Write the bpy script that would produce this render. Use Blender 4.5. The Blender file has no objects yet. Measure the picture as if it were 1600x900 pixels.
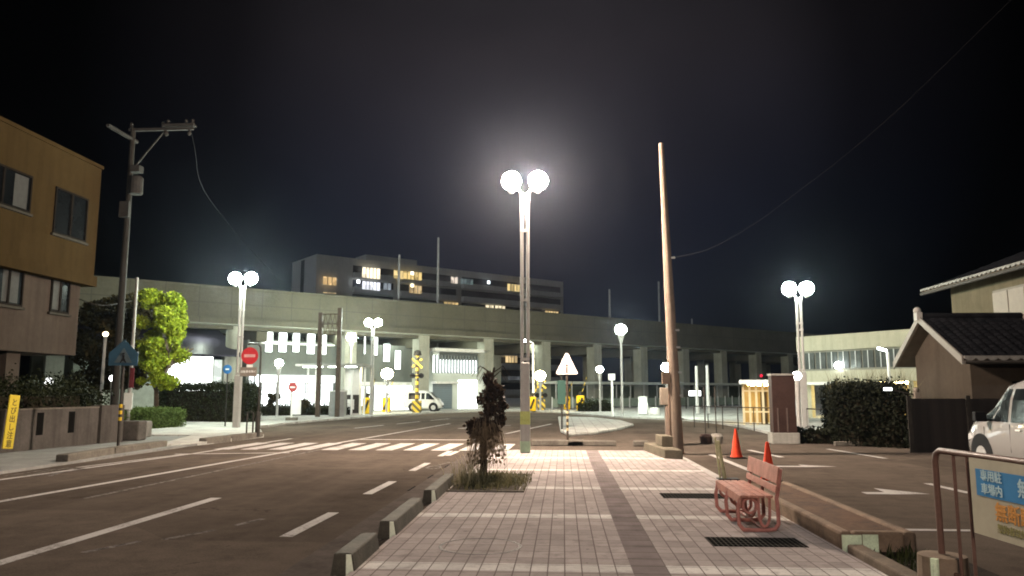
import bpy, bmesh, math, random
import numpy as np
from mathutils import Vector, Matrix, Euler
R = math.radians
PI = math.pi
rng = random.Random(7)
nrg = np.random.default_rng(7)
SC = bpy.context.scene
COL = SC.collection

# ------------------------------------------------------------------ camera
CAMH = 1.6
EUL = Euler((R(90 + 7.69), 0, R(3.78)))
RM = EUL.to_matrix()
cam = bpy.data.objects.new('camera', bpy.data.cameras.new('camera'))
COL.objects.link(cam)
cam.location = (0, 0, CAMH)
cam.rotation_euler = EUL
cam.data.lens = 27.0
cam.data.sensor_width = 36.0
cam.data.clip_end = 3000
cam.data.clip_start = 0.05
SC.camera = cam

def ray(px, py):
    return (RM @ Vector(((px - 800) / 1200, (450 - py) / 1200, -1))).normalized()
def G(px, py, z=0.0):
    d = ray(px, py); t = (z - CAMH) / d.z
    return Vector((d.x * t, d.y * t, z))
def V(px, py, Y):
    d = ray(px, py); t = Y / d.y
    return Vector((d.x * t, Y, CAMH + d.z * t))

def YA(D):
    return CAMH / math.tan(math.atan((612 + 1920 / D - 450) / 1200) - R(7.69))

# ------------------------------------------------------------------ materials
MC = {}
def nt_new(name):
    m = bpy.data.materials.new(name); m.use_nodes = True
    nt = m.node_tree; nt.nodes.clear()
    out = nt.nodes.new('ShaderNodeOutputMaterial')
    return m, nt, out
def N(nt, t, **kw):
    n = nt.nodes.new(t)
    for k, v in kw.items(): setattr(n, k, v)
    return n
def math_n(nt, op, a, b=None, c=None):
    n = nt.nodes.new('ShaderNodeMath'); n.operation = op
    for i, v in enumerate((a, b, c)):
        if v is None: continue
        if isinstance(v, (int, float)): n.inputs[i].default_value = v
        else: nt.links.new(v, n.inputs[i])
    return n.outputs[0]
def mixc(nt, fac, a, b, blend='MIX'):
    n = nt.nodes.new('ShaderNodeMix'); n.data_type = 'RGBA'; n.blend_type = blend
    for i, v in ((0, fac), (6, a), (7, b)):
        if isinstance(v, (int, float)): n.inputs[i].default_value = v
        elif isinstance(v, tuple): n.inputs[i].default_value = (*v[:3], 1)
        else: nt.links.new(v, n.inputs[i])
    return n.outputs[2]
def ramp(nt, fac, stops):
    n = nt.nodes.new('ShaderNodeValToRGB')
    el = n.color_ramp.elements
    while len(el) < len(stops): el.new(0.5)
    for e, (p, c) in zip(el, stops):
        e.position = p; e.color = (*c, 1) if isinstance(c, tuple) else (c, c, c, 1)
    nt.links.new(fac, n.inputs[0])
    return n.outputs[0]
def noise(nt, vec, scale, detail=5, rough=0.6):
    n = nt.nodes.new('ShaderNodeTexNoise'); n.inputs['Scale'].default_value = scale
    n.inputs['Detail'].default_value = detail; n.inputs['Roughness'].default_value = rough
    nt.links.new(vec, n.inputs['Vector'])
    return n.outputs['Fac']
def objco(nt): return nt.nodes.new('ShaderNodeTexCoord').outputs['Object']
def pbsdf(nt, out, color, rough=0.6, metal=0.0, bump=None, bd=0.01, matt=False, **kw):
    if matt:   # open, gritty paving: no sheen at low angles
        b = nt.nodes.new('ShaderNodeBsdfDiffuse'); b.inputs['Roughness'].default_value = .6
        nt.links.new(color, b.inputs['Color'])
        if bump is not None:
            bn = nt.nodes.new('ShaderNodeBump'); bn.inputs['Distance'].default_value = bd
            nt.links.new(bump, bn.inputs['Height']); nt.links.new(bn.outputs[0], b.inputs['Normal'])
        nt.links.new(b.outputs[0], out.inputs[0])
        return b
    b = nt.nodes.new('ShaderNodeBsdfPrincipled')
    if isinstance(color, tuple): b.inputs['Base Color'].default_value = (*color, 1)
    else: nt.links.new(color, b.inputs['Base Color'])
    if isinstance(rough, (int, float)): b.inputs['Roughness'].default_value = rough
    else: nt.links.new(rough, b.inputs['Roughness'])
    b.inputs['Metallic'].default_value = metal
    if isinstance(rough, (int, float)) and rough > .7 or not isinstance(rough, (int, float)): b.inputs['Specular IOR Level'].default_value = .08
    for k, v in kw.items(): b.inputs[k].default_value = v
    if bump is not None:
        bn = nt.nodes.new('ShaderNodeBump'); bn.inputs['Distance'].default_value = bd
        nt.links.new(bump, bn.inputs['Height']); nt.links.new(bn.outputs[0], b.inputs['Normal'])
    nt.links.new(b.outputs[0], out.inputs[0])
    return b
def mat(name, color, rough=0.6, var=0.18, scale=3.0, metal=0.0, bump=0.0, streak=0.0, **kw):
    """a worn surface: base colour with two scales of blotches, roughness variation and a little relief"""
    if name in MC: return MC[name]
    m, nt, out = nt_new(name)
    co = objco(nt)
    n1 = noise(nt, co, scale, 6, 0.65); n2 = noise(nt, co, scale * 9, 3)
    f = math_n(nt, 'ADD', math_n(nt, 'MULTIPLY', n1, 0.7), math_n(nt, 'MULTIPLY', n2, 0.3))
    lo = tuple(c * (1 - var * 1.6) for c in color); hi = tuple(min(1, c * (1 + var)) for c in color)
    c = ramp(nt, f, [(0.3, lo), (0.68, hi)])
    if streak:
        mp = N(nt, 'ShaderNodeMapping'); mp.inputs['Scale'].default_value = (1.6, 1.6, 0.12)
        nt.links.new(co, mp.inputs[0])
        s = noise(nt, mp.outputs[0], 2.2, 5)
        s = ramp(nt, s, [(0.45, 0.0), (0.75, streak)])
        c = mixc(nt, s, c, tuple(v * 0.35 for v in color))
    r = math_n(nt, 'ADD', rough - 0.08, math_n(nt, 'MULTIPLY', n1, 0.16))
    pbsdf(nt, out, c, r, metal, n2 if bump else None, bump, **kw)
    MC[name] = m
    return m
def emat(name, color, strength, vary=0.0, scale=2.0, front=False):
    if name in MC: return MC[name]
    m, nt, out = nt_new(name)
    e = N(nt, 'ShaderNodeEmission')
    e.inputs[0].default_value = (*color, 1); e.inputs[1].default_value = strength
    if vary:
        co = objco(nt)
        mp = N(nt, 'ShaderNodeMapping'); mp.inputs['Scale'].default_value = (1.0, 0.2, 0.8)
        nt.links.new(co, mp.inputs[0])
        v = N(nt, 'ShaderNodeTexVoronoi'); v.feature = 'F1'; v.distance = 'CHEBYCHEV'
        v.inputs['Scale'].default_value = scale
        nt.links.new(mp.outputs[0], v.inputs['Vector'])
        bw = N(nt, 'ShaderNodeSeparateColor'); nt.links.new(v.outputs['Color'], bw.inputs[0])
        s = math_n(nt, 'MULTIPLY', ramp(nt, bw.outputs[0], [(0.1, 1 - vary), (0.75, 1.0)]), strength)
        nt.links.new(s, e.inputs[1])
    nt.links.new(e.outputs[0], out.inputs[0])
    MC[name] = m
    return m
def lampmat(name, color, strength):
    m = emat(name, color, strength)
    m.cycles.emission_sampling = 'FRONT'
    return m
def leafmat(name, a, b, trans=0.35):
    if name in MC: return MC[name]
    m, nt, out = nt_new(name)
    g = N(nt, 'ShaderNodeNewGeometry')
    co = objco(nt)
    f = math_n(nt, 'ADD', math_n(nt, 'MULTIPLY', g.outputs['Random Per Island'], 0.6), math_n(nt, 'MULTIPLY', noise(nt, co, 1.3, 3), 0.5))
    c = ramp(nt, f, [(0.2, a), (0.8, b)])
    p = N(nt, 'ShaderNodeBsdfPrincipled'); nt.links.new(c, p.inputs['Base Color']); p.inputs['Roughness'].default_value = 0.7; p.inputs['Specular IOR Level'].default_value = 0.12
    t = N(nt, 'ShaderNodeBsdfTranslucent'); nt.links.new(c, t.inputs[0])
    mx = N(nt, 'ShaderNodeMixShader'); mx.inputs[0].default_value = trans
    nt.links.new(p.outputs[0], mx.inputs[1]); nt.links.new(t.outputs[0], mx.inputs[2])
    nt.links.new(mx.outputs[0], out.inputs[0])
    MC[name] = m
    return m
def stripemat(name, a, b, period, axis=2, slant=0.0, rough=0.5):
    if name in MC: return MC[name]
    m, nt, out = nt_new(name)
    co = objco(nt)
    s = N(nt, 'ShaderNodeSeparateXYZ'); nt.links.new(co, s.inputs[0])
    k = math_n(nt, 'ADD', s.outputs[axis], math_n(nt, 'MULTIPLY', s.outputs[0], slant))
    k = math_n(nt, 'FRACT', math_n(nt, 'DIVIDE', k, period))
    k = math_n(nt, 'GREATER_THAN', k, 0.5)
    c = mixc(nt, k, a, b)
    c = mixc(nt, math_n(nt, 'MULTIPLY', noise(nt, co, 8), 0.35), c, tuple(v * 0.3 for v in a))
    pbsdf(nt, out, c, rough)
    MC[name] = m
    return m

# ------------------------------------------------------------------ mesh builder
class MB:
    def __init__(s): s.v = []; s.f = []
    def add(s, vs, fs):
        o = len(s.v); s.v += [tuple(v) for v in vs]; s.f += [tuple(i + o for i in f) for f in fs]; return s
    def box(s, x0, x1, y0, y1, z0, z1, M=None):
        vs = [Vector((x, y, z)) for z in (z0, z1) for x, y in ((x0, y0), (x1, y0), (x1, y1), (x0, y1))]
        if M is not None: vs = [M @ v for v in vs]
        return s.add(vs, [(3, 2, 1, 0), (4, 5, 6, 7), (0, 1, 5, 4), (1, 2, 6, 5), (2, 3, 7, 6), (3, 0, 4, 7)])
    def cbox(s, c, d, rz=0.0, rx=0.0, ry=0.0):
        M = Matrix.Translation(c) @ Euler((rx, ry, rz)).to_matrix().to_4x4()
        return s.box(-d[0] / 2, d[0] / 2, -d[1] / 2, d[1] / 2, -d[2] / 2, d[2] / 2, M)
    def prism(s, poly, z0, z1):
        n = len(poly)
        vs = [(p[0], p[1], z0) for p in poly] + [(p[0], p[1], z1) for p in poly]
        return s.add(vs, [tuple(range(n - 1, -1, -1)), tuple(range(n, 2 * n))] + [(i, (i + 1) % n, n + (i + 1) % n, n + i) for i in range(n)])
    def ext(s, pts, d):
        n = len(pts); d = Vector(d)
        vs = [Vector(p) for p in pts] + [Vector(p) + d for p in pts]
        return s.add(vs, [tuple(range(n - 1, -1, -1)), tuple(range(n, 2 * n))] + [(i, (i + 1) % n, n + (i + 1) % n, n + i) for i in range(n)])
    def tube(s, pts, r, n=8, cap=True):
        pts = [Vector(p) for p in pts]; k = len(pts)
        rs = r if isinstance(r, (list, tuple)) else [r] * k
        vs = []; up = None
        for i, p in enumerate(pts):
            d = (pts[min(i + 1, k - 1)] - pts[max(i - 1, 0)]).normalized()
            if up is None:
                up = Vector((1, 0, 0)) if abs(d.x) < 0.8 else Vector((0, 1, 0))
            a = d.cross(up).normalized(); up = a.cross(d).normalized()
            for j in range(n):
                t = 2 * PI * j / n
                vs.append(p + (a * math.cos(t) + up * math.sin(t)) * rs[i])
        fs = [(i * n + j, i * n + (j + 1) % n, (i + 1) * n + (j + 1) % n, (i + 1) * n + j) for i in range(k - 1) for j in range(n)]
        if cap: fs += [tuple(range(n - 1, -1, -1)), tuple(range((k - 1) * n, k * n))]
        return s.add(vs, fs)
    def lathe(s, prof, c=(0, 0, 0), n=20):
        k = len(prof); vs = []
        for r, z in prof:
            for j in range(n):
                t = 2 * PI * j / n
                vs.append((c[0] + r * math.cos(t), c[1] + r * math.sin(t), c[2] + z))
        fs = [(i * n + j, i * n + (j + 1) % n, (i + 1) * n + (j + 1) % n, (i + 1) * n + j) for i in range(k - 1) for j in range(n)]
        fs += [tuple(range(n - 1, -1, -1)), tuple(range((k - 1) * n, k * n))]
        return s.add(vs, fs)
    def ball(s, c, r, n=16, m=9, sz=1.0):
        return s.lathe([(max(1e-4, r * math.sin(PI * i / m)), -r * sz * math.cos(PI * i / m)) for i in range(m + 1)], c, n)
    def disc(s, c, r, t, axis='y', n=24):
        pts = []
        for j in range(n):
            a = 2 * PI * j / n
            if axis == 'y': pts.append((c[0] + r * math.cos(a), c[1], c[2] + r * math.sin(a)))
            elif axis == 'x': pts.append((c[0], c[1] + r * math.cos(a), c[2] + r * math.sin(a)))
            else: pts.append((c[0] + r * math.cos(a), c[1] + r * math.sin(a), c[2]))
        return s.ext(pts, {'y': (0, t, 0), 'x': (t, 0, 0), 'z': (0, 0, t)}[axis])
    def build(s, name, m, parent=None, smooth=False, bevel=0.0, loc=None, kind=None):
        me = bpy.data.meshes.new(name)
        me.from_pydata(s.v, [], s.f)
        bm = bmesh.new(); bm.from_mesh(me)
        bmesh.ops.recalc_face_normals(bm, faces=bm.faces)
        bm.to_mesh(me); bm.free()
        if m: me.materials.append(m)
        if smooth:
            me.polygons.foreach_set('use_smooth', [True] * len(me.polygons))
            me.set_sharp_from_angle(angle=R(40))
        o = bpy.data.objects.new(name, me); COL.objects.link(o)
        if parent: o.parent = parent
        if loc is not None: o.location = loc
        if bevel:
            b = o.modifiers.new('bevel', 'BEVEL'); b.width = bevel; b.segments = 2; b.limit_method = 'ANGLE'
        if kind: o['kind'] = kind
        return o
def tag(o, label, cat, group=None):
    o['label'] = label; o['category'] = cat
    if group: o['group'] = group
    return o
def T(name, label, cat, loc=(0, 0, 0), rz=0.0, group=None):
    o = bpy.data.objects.new(name, None); COL.objects.link(o)
    o.empty_display_size = 0.1
    o.location = loc; o.rotation_euler = (0, 0, rz)
    return tag(o, label, cat, group)
def text(name, s, size, m, parent, M, depth=0.004):
    cu = bpy.data.curves.new(name, 'FONT'); cu.body = s; cu.size = size; cu.extrude = depth / 2
    cu.align_x = 'CENTER'; cu.align_y = 'CENTER'; cu.offset = size * 0.012; cu.resolution_u = 3
    to = bpy.data.objects.new(name + '_tmp', cu); COL.objects.link(to)
    dg = bpy.context.evaluated_depsgraph_get()
    me = bpy.data.meshes.new_from_object(to.evaluated_get(dg))
    bpy.data.objects.remove(to); bpy.data.curves.remove(cu)
    me.transform(M); me.name = name
    me.materials.clear(); me.materials.append(m)
    o = bpy.data.objects.new(name, me); COL.objects.link(o); o.parent = parent
    return o

def leaves_mesh(name, pos, size, m, parent=None, flat=0.0, aspect=1.7, kind=None):
    """many leaf-sized pointed faces spread through a volume"""
    n = len(pos); pos = np.asarray(pos)
    a = nrg.normal(size=(n, 3)); a[:, 2] -= flat; a /= np.linalg.norm(a, axis=1)[:, None]
    b = np.cross(a, nrg.normal(size=(n, 3))); b /= np.linalg.norm(b, axis=1)[:, None]
    sz = (size * nrg.uniform(0.6, 1.35, n))[:, None]
    L = a * sz * aspect * 0.5; W = b * sz * 0.5
    vs = np.stack([pos - L, pos + W, pos + L, pos - W], 1).reshape(-1, 3)
    me = bpy.data.meshes.new(name)
    me.vertices.add(4 * n); me.vertices.foreach_set('co', vs.ravel())
    me.loops.add(4 * n); me.loops.foreach_set('vertex_index', np.arange(4 * n, dtype=np.int32))
    me.polygons.add(n); me.polygons.foreach_set('loop_start', np.arange(0, 4 * n, 4, dtype=np.int32))
    me.update(calc_edges=True); me.validate()
    me.materials.append(m)
    o = bpy.data.objects.new(name, me); COL.objects.link(o)
    if parent: o.parent = parent
    if kind: o['kind'] = kind
    return o
def clump_pts(clumps, n, shell=0.55):
    vol = np.array([c[3] * c[4] * c[5] for c in clumps]) ** 0.75; vol /= vol.sum()
    idx = nrg.choice(len(clumps), n, p=vol)
    d = nrg.normal(size=(n, 3)); d /= np.linalg.norm(d, axis=1)[:, None]
    r = (shell + (1 - shell) * nrg.random(n)) * (1 + nrg.normal(0, 0.09, n))
    C = np.array(clumps)
    return C[idx, :3] + d * r[:, None] * C[idx, 3:6]
def blade_mesh(name, pts, h, m, parent=None, lean=0.5, w=0.012, kind=None):
    mb = MB()
    for p in pts:
        hh = h * rng.uniform(0.5, 1.2); a = rng.uniform(0, 2 * PI); l = lean * hh * rng.uniform(0.2, 1)
        dx, dy = math.cos(a), math.sin(a); ww = w * rng.uniform(0.7, 1.3)
        px, py = -dy * ww, dx * ww
        b = Vector(p)
        mb.add([b + Vector((px, py, 0)), b - Vector((px, py, 0)),
                b + Vector((dx * l * .4 - px * .8, dy * l * .4 - py * .8, hh * .6)), b + Vector((dx * l * .4 + px * .8, dy * l * .4 + py * .8, hh * .6)),
                b + Vector((dx * l, dy * l, hh))], [(0, 1, 2, 3), (3, 2, 4)])
    me = bpy.data.meshes.new(name); me.from_pydata(mb.v, [], mb.f); me.materials.append(m)
    o = bpy.data.objects.new(name, me); COL.objects.link(o)
    if parent: o.parent = parent
    if kind: o['kind'] = kind
    return o

# ---- shared materials
concrete = mat('concrete', (0.30, 0.29, 0.26), 0.8, 0.2, 1.2, bump=0.004, streak=0.5)
concrete_dark = mat('kerb concrete', (0.15, 0.135, 0.115), 0.85, 0.3, 3, bump=0.006, matt=True)
galv = mat('galvanised steel', (0.42, 0.42, 0.41), 0.45, 0.12, 4, metal=0.3)
grey_paint = mat('pale grey paint', (0.40, 0.39, 0.37), 0.42, 0.1, 5, streak=0.3)
dark_metal = mat('dark metal', (0.045, 0.04, 0.035), 0.5, 0.3, 6)
white_paint = mat('white paint', (0.75, 0.75, 0.72), 0.5, 0.08, 3, streak=0.2)
black = mat('black', (0.015, 0.015, 0.016), 0.55, 0.3, 4)
glass_dark = mat('dark glass', (0.006, 0.007, 0.008), 0.2, 0.2, 1.0, **{'Specular IOR Level': .07})
yellow_paint = mat('yellow paint', (0.62, 0.42, 0.03), 0.5, 0.15, 5)
bark = mat('bark', (0.075, 0.055, 0.04), 0.9, 0.35, 9, bump=0.02)
yb_stripe = stripemat('yellow black stripes', (0.68, 0.46, 0.03), (0.02, 0.02, 0.02), 0.5, 2)
yb_slant = stripemat('yellow black slant stripes', (0.68, 0.46, 0.03), (0.03, 0.03, 0.02), 0.5, 2, 1.0)

# ------------------------------------------------------------------ ground
def asphalt(name, base, sc=1.0):
    m, nt, out = nt_new(name)
    co = objco(nt)
    n1 = noise(nt, co, 0.35, 6, 0.62); n2 = noise(nt, co, 3.1, 5); n3 = noise(nt, co, 45, 4, .75)
    f = math_n(nt, 'ADD', math_n(nt, 'MULTIPLY', n1, .4), math_n(nt, 'ADD', math_n(nt, 'MULTIPLY', n2, .25), math_n(nt, 'MULTIPLY', n3, .35)))
    c = ramp(nt, f, [(0.36, tuple(v * .5 for v in base)), (0.64, tuple(v * 1.5 for v in base))])
    pv_ = N(nt, 'ShaderNodeTexVoronoi'); pv_.inputs['Scale'].default_value = .16; pv_.distance = 'CHEBYCHEV'; nt.links.new(co, pv_.inputs['Vector'])
    ps = N(nt, 'ShaderNodeSeparateColor'); nt.links.new(pv_.outputs['Color'], ps.inputs[0])
    c = mixc(nt, math_n(nt, 'MULTIPLY', math_n(nt, 'GREATER_THAN', ps.outputs[0], .8), .3), c, tuple(v * .5 for v in base))
    oil = noise(nt, co, 1.7, 4)
    c = mixc(nt, ramp(nt, oil, [(.62, 0.0), (.74, .5)]), c, tuple(v * .45 for v in base))
    # long wheel tracks and sealed cracks
    mp = N(nt, 'ShaderNodeMapping'); mp.inputs['Scale'].default_value = (1, 0.06, 1); nt.links.new(co, mp.inputs[0])
    tr = noise(nt, mp.outputs[0], 0.9, 4)
    c = mixc(nt, ramp(nt, tr, [(0.42, 0.0), (0.7, 0.45)]), c, tuple(v * 1.5 for v in base))
    vo = N(nt, 'ShaderNodeTexVoronoi'); vo.feature = 'DISTANCE_TO_EDGE'; vo.inputs['Scale'].default_value = 0.22
    wv = N(nt, 'ShaderNodeVectorMath'); wv.operation = 'ADD'
    nz = N(nt, 'ShaderNodeTexNoise'); nz.inputs['Scale'].default_value = 1.2; nz.inputs['Detail'].default_value = 4
    nt.links.new(co, nz.inputs[0]); nt.links.new(co, wv.inputs[0]); nt.links.new(nz.outputs['Color'], wv.inputs[1])
    nt.links.new(wv.outputs[0], vo.inputs['Vector'])
    cr = math_n(nt, 'LESS_THAN', vo.outputs['Distance'], 0.0035)
    c = mixc(nt, math_n(nt, 'MULTIPLY', math_n(nt, 'MULTIPLY', cr, math_n(nt, 'GREATER_THAN', n1, 0.60)), .4), c, tuple(v * .35 for v in base))
    pbsdf(nt, out, c, math_n(nt, 'ADD', 0.62, math_n(nt, 'MULTIPLY', n2, 0.25)), 0, n3, 0.006, matt=True)
    return m
asph = asphalt('asphalt', (0.086, 0.070, 0.057))
asph_lot = asphalt('car park asphalt', (0.086, 0.070, 0.057))

def sheet(name, poly, z, m):
    o = MB().add([(p[0], p[1], z) for p in poly], [tuple(range(len(poly)))]).build(name, m, kind='structure')
    if o.data.polygons[0].normal.z < 0: o.data.flip_normals()
    return o
sheet('ground', [(-300, -60), (300, -60), (300, 420), (-300, 420)], 0.0, asph_lot)
sheet('road', [(-10.95, -40), (-1.95, -40), (-1.95, 20.5), (3.0, 24.4), (34, 24.4), (34, 60), (-40, 60), (-40, 27), (-10.95, 27)], 0.004, asph)

# tiled pavement with pale cross bands
def tiles(name, base, band, joint, wx, wy, bands=True):
    m, nt, out = nt_new(name)
    co = objco(nt)
    s = N(nt, 'ShaderNodeSeparateXYZ'); nt.links.new(co, s.inputs[0])
    X, Y = s.outputs[0], s.outputs[1]
    gx = math_n(nt, 'DIVIDE', X, wx); gy = math_n(nt, 'DIVIDE', Y, wy)
    fx = math_n(nt, 'FRACT', gx); fy = math_n(nt, 'FRACT', gy)
    jx = math_n(nt, 'LESS_THAN', math_n(nt, 'MINIMUM', fx, math_n(nt, 'SUBTRACT', 1.0, fx)), 0.034)
    jy = math_n(nt, 'LESS_THAN', math_n(nt, 'MINIMUM', fy, math_n(nt, 'SUBTRACT', 1.0, fy)), 0.018)
    j = math_n(nt, 'MAXIMUM', jx, jy)
    cb = N(nt, 'ShaderNodeCombineXYZ'); nt.links.new(math_n(nt, 'FLOOR', gx), cb.inputs[0]); nt.links.new(math_n(nt, 'FLOOR', gy), cb.inputs[1])
    wn = N(nt, 'ShaderNodeTexWhiteNoise'); nt.links.new(cb.outputs[0], wn.inputs[0])
    c = ramp(nt, wn.outputs['Value'], [(0, tuple(v * .86 for v in base)), (.5, base), (1, tuple(min(1, v * 1.1) for v in base))])
    if bands:
        b = math_n(nt, 'LESS_THAN', math_n(nt, 'FRACT', math_n(nt, 'DIVIDE', math_n(nt, 'ADD', Y, -6.96 + 57.4), 2.87)), 0.1)
        bb = ramp(nt, wn.outputs['Value'], [(0, tuple(v * .86 for v in band)), (1, tuple(min(1, v * 1.1) for v in band))])
        c = mixc(nt, b, c, bb)
    n1 = noise(nt, co, 0.55, 6, .65); n2 = noise(nt, co, 5.5, 4)
    c = mixc(nt, ramp(nt, n1, [(0.42, 0.0), (0.75, 0.5)]), c, tuple(v * .45 for v in base))
    c = mixc(nt, ramp(nt, n2, [(0.52, 0.0), (0.74, 0.5)]), c, tuple(v * .4 for v in base))
    n4 = noise(nt, co, 26, 5, .7)
    c = mixc(nt, ramp(nt, n4, [(0.5, 0.0), (0.72, 0.35)]), c, tuple(v * .5 for v in base))
    spots = N(nt, 'ShaderNodeTexVoronoi'); spots.inputs['Scale'].default_value = 2.3; nt.links.new(co, spots.inputs['Vector'])
    c = mixc(nt, math_n(nt, 'MULTIPLY', math_n(nt, 'LESS_THAN', spots.outputs['Distance'], 0.055), 0.5), c, (0.05, 0.045, 0.04))
    c = mixc(nt, j, c, joint)
    h = math_n(nt, 'SUBTRACT', math_n(nt, 'MULTIPLY', wn.outputs['Value'], 0.4), j)
    pbsdf(nt, out, c, math_n(nt, 'ADD', .55, math_n(nt, 'MULTIPLY', n1, .3)), 0, h, 0.004, matt=True)
    return m
tile_m = tiles('pavement tiles', (0.41, 0.362, 0.342), (0.70, 0.67, 0.63), (0.17, 0.145, 0.135), 0.15, 0.30)
plaza_m = tiles('plaza slabs', (0.46, 0.46, 0.43), (0.4, 0.4, 0.4), (0.28, 0.27, 0.25), 0.45, 0.45, False)
SWZ = 0.05
sidewalk = MB().prism([(-1.86, -25), (2.74, -25), (2.74, 20.2), (2.45, 21.0), (-1.35, 21.0), (-1.86, 20.2)], 0.001, SWZ).build('pavement', tile_m, kind='structure')
# tactile strip (small truncated domes in relief)
m, nt, out = nt_new('tactile paving')
co = objco(nt)
vo = N(nt, 'ShaderNodeTexVoronoi'); vo.inputs['Scale'].default_value = 17; vo.inputs['Randomness'].default_value = 0.0; nt.links.new(co, vo.inputs['Vector'])
dm = math_n(nt, 'LESS_THAN', vo.outputs['Distance'], 0.33)
c = ramp(nt, noise(nt, co, 2.5), [(0.3, (0.17, 0.145, 0.14)), (0.7, (0.28, 0.24, 0.23))])
s = N(nt, 'ShaderNodeSeparateXYZ'); nt.links.new(co, s.inputs[0])
jj = math_n(nt, 'LESS_THAN', math_n(nt, 'FRACT', math_n(nt, 'DIVIDE', s.outputs[1], 0.3)), 0.04)
c = mixc(nt, jj, c, (0.07, 0.055, 0.05))
pbsdf(nt, out, c, 0.7, 0, dm, 0.005, matt=True)
sheet('tactile_paving', [(0.60, -25), (0.90, -25), (0.89, 20.95), (0.585, 20.95)], SWZ + 0.004, m)
# round cover outline and drain grates in the pavement
mesh_m, nt, out = nt_new('steel grating')
co = objco(nt); s = N(nt, 'ShaderNodeSeparateXYZ'); nt.links.new(co, s.inputs[0])
k = math_n(nt, 'LESS_THAN', math_n(nt, 'FRACT', math_n(nt, 'DIVIDE', s.outputs[0], 0.05)), 0.3)
k2 = math_n(nt, 'LESS_THAN', math_n(nt, 'FRACT', math_n(nt, 'DIVIDE', s.outputs[1], 0.11)), 0.12)
k = math_n(nt, 'MAXIMUM', k, k2)
pbsdf(nt, out, mixc(nt, k, (0.006, 0.006, 0.006), (0.07, 0.066, 0.06)), 0.75, 0.0, matt=True)
def grate(x0, x1, y0, y1, z, label, grp=None):
    o = MB().box(x0, x1, y0, y1, z - .03, z + .004).build('drain_grate', mesh_m)
    return tag(o, label, 'drain grate', grp)
grate(1.50, 2.45, YA(8.05) * .97, YA(8.55) * .97, SWZ, 'dark steel drain grate set in the tiled pavement just in front of the pink bench')
grate(1.46, 2.40, YA(11.65) * .97, YA(12.2) * .97, SWZ, 'dark steel drain grate set in the tiled pavement behind the pink bench')
for i, y in enumerate((12.7, 14.5, 16.6)):
    grate(-2.55, -2.0, y, y + .55, .006, ['gutter grate beside the kerb block nearest the small dark tree', 'middle of three gutter grates beside the small dark tree',
          'farthest of three gutter grates, just before the zebra crossing'][i], 'grates in the road gutter')
mb = MB(); n = 40
ring = [(-0.85 + 0.42 * math.cos(2 * PI * i / n), 8.0 + .42 * math.sin(2 * PI * i / n)) for i in range(n)]
ring2 = [(-0.85 + 0.39 * math.cos(2 * PI * i / n), 8.0 + .39 * math.sin(2 * PI * i / n)) for i in range(n)]
mb.add([(x, y, SWZ + .005) for x, y in ring + ring2], [(i, (i + 1) % n, n + (i + 1) % n, n + i) for i in range(n)])
mh = mb.build('manhole_rim', mat('cast iron', (0.06, 0.05, 0.045), 0.7, .2, 8)); tag(mh, 'thin round iron manhole rim in the tiles beside the nearest kerb blocks', 'manhole')

# kerb line between road and pavement: low gutter stone, then separate blocks
gut = MB().box(-2.5, -1.98, -25, 20.1, 0.0, 0.012).build('gutter', mat('gutter concrete', (0.10, 0.085, 0.075), 0.8, .25, 2, matt=True), kind='structure')
blk_m = mat('kerb block concrete', (0.075, 0.068, 0.055), 0.85, 0.28, 4, bump=0.006)
blk_y = mat('lit kerb end tint', (0.72, 0.76, 0.62), 0.7, .2, 5)
kl = ['kerb block nearest the camera at the very bottom of the photo', 'second kerb block along the pavement edge, level with the bench',
      'third kerb block along the pavement edge, just before the small dark tree', 'kerb block running beside the weeds of the small dark tree']
for i, (y0, y1) in enumerate(((6.85, 7.85), (8.55, 10.4), (11.25, 13.5))):
    t = T('kerb_block', 'long grey concrete ' + kl[i], 'kerb block', (-1.93, y0, 0), R(1.0), 'kerb blocks between road and pavement')
    prof = [(-.115, .0), (.11, .0), (.075, .2), (-.085, .2)]
    MB().ext([(x, 0, z) for x, z in prof], (0, y1 - y0, 0)).build('block', blk_m, t, bevel=.015)
    MB().ext([(.03, -.004, .02), (.1, -.004, .02), (.07, -.004, .192), (.028, -.004, .192)], (0, -.008, 0)).build('pale_end', blk_y, t)  # light on the block's right edge painted in as a paler strip
# far end kerb stones of the pavement
kp = [(-.95, .6, .18, 'short grey kerb stone beyond the tiled pavement, left of the triangular sign'), (.1, 1.55, .16, 'long grey kerb stone beyond the tiled pavement, right of the triangular sign'),
      (2.05, 2.5, .16, 'stub of kerb stone beside the concrete step at the leaning pole')]
for x0, x1, h, lb in kp:
    o = MB().prism([(x0, 23.2), (x1, 23.2), (x1, 23.45), (x0, 23.45)], 0.0, h).build('kerb_stone', concrete_dark, bevel=.03); tag(o, lb, 'kerb stone', 'kerb stones at the junction')

# left pavement
lp = MB().prism([(-60, -25), (-10.95, -25), (-10.95, 26.5), (-60, 26.5)], 0.001, 0.06)
lp.build('left_pavement', mat('left pavement', (0.20, 0.195, 0.185), 0.8, .25, 1.5, bump=.003), kind='structure')
def kerbrun(pts, w, h, lb):
    mb = MB(); P = [Vector((p.x, p.y)) for p in pts]
    for a, b in zip(P[:-1], P[1:]):
        d = (b - a).normalized(); nn = Vector((-d.y, d.x)) * w
        e = 0.02
        mb.prism([a + d * e, b - d * e, b - d * e + nn, a + d * e + nn], 0.0, h)
    o = mb.build('kerb', concrete_dark, bevel=.03); return tag(o, lb, 'kerb')
kerbrun([G(105, 726), G(180, 713), G(262, 700.5)], .28, .22, 'raised dark kerb along the left pavement below the blue crossing sign')
kerbrun([G(322, 695), G(362, 690), G(412, 683.5)], .26, .2, 'raised dark kerb at the corner below the red round sign')

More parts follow.
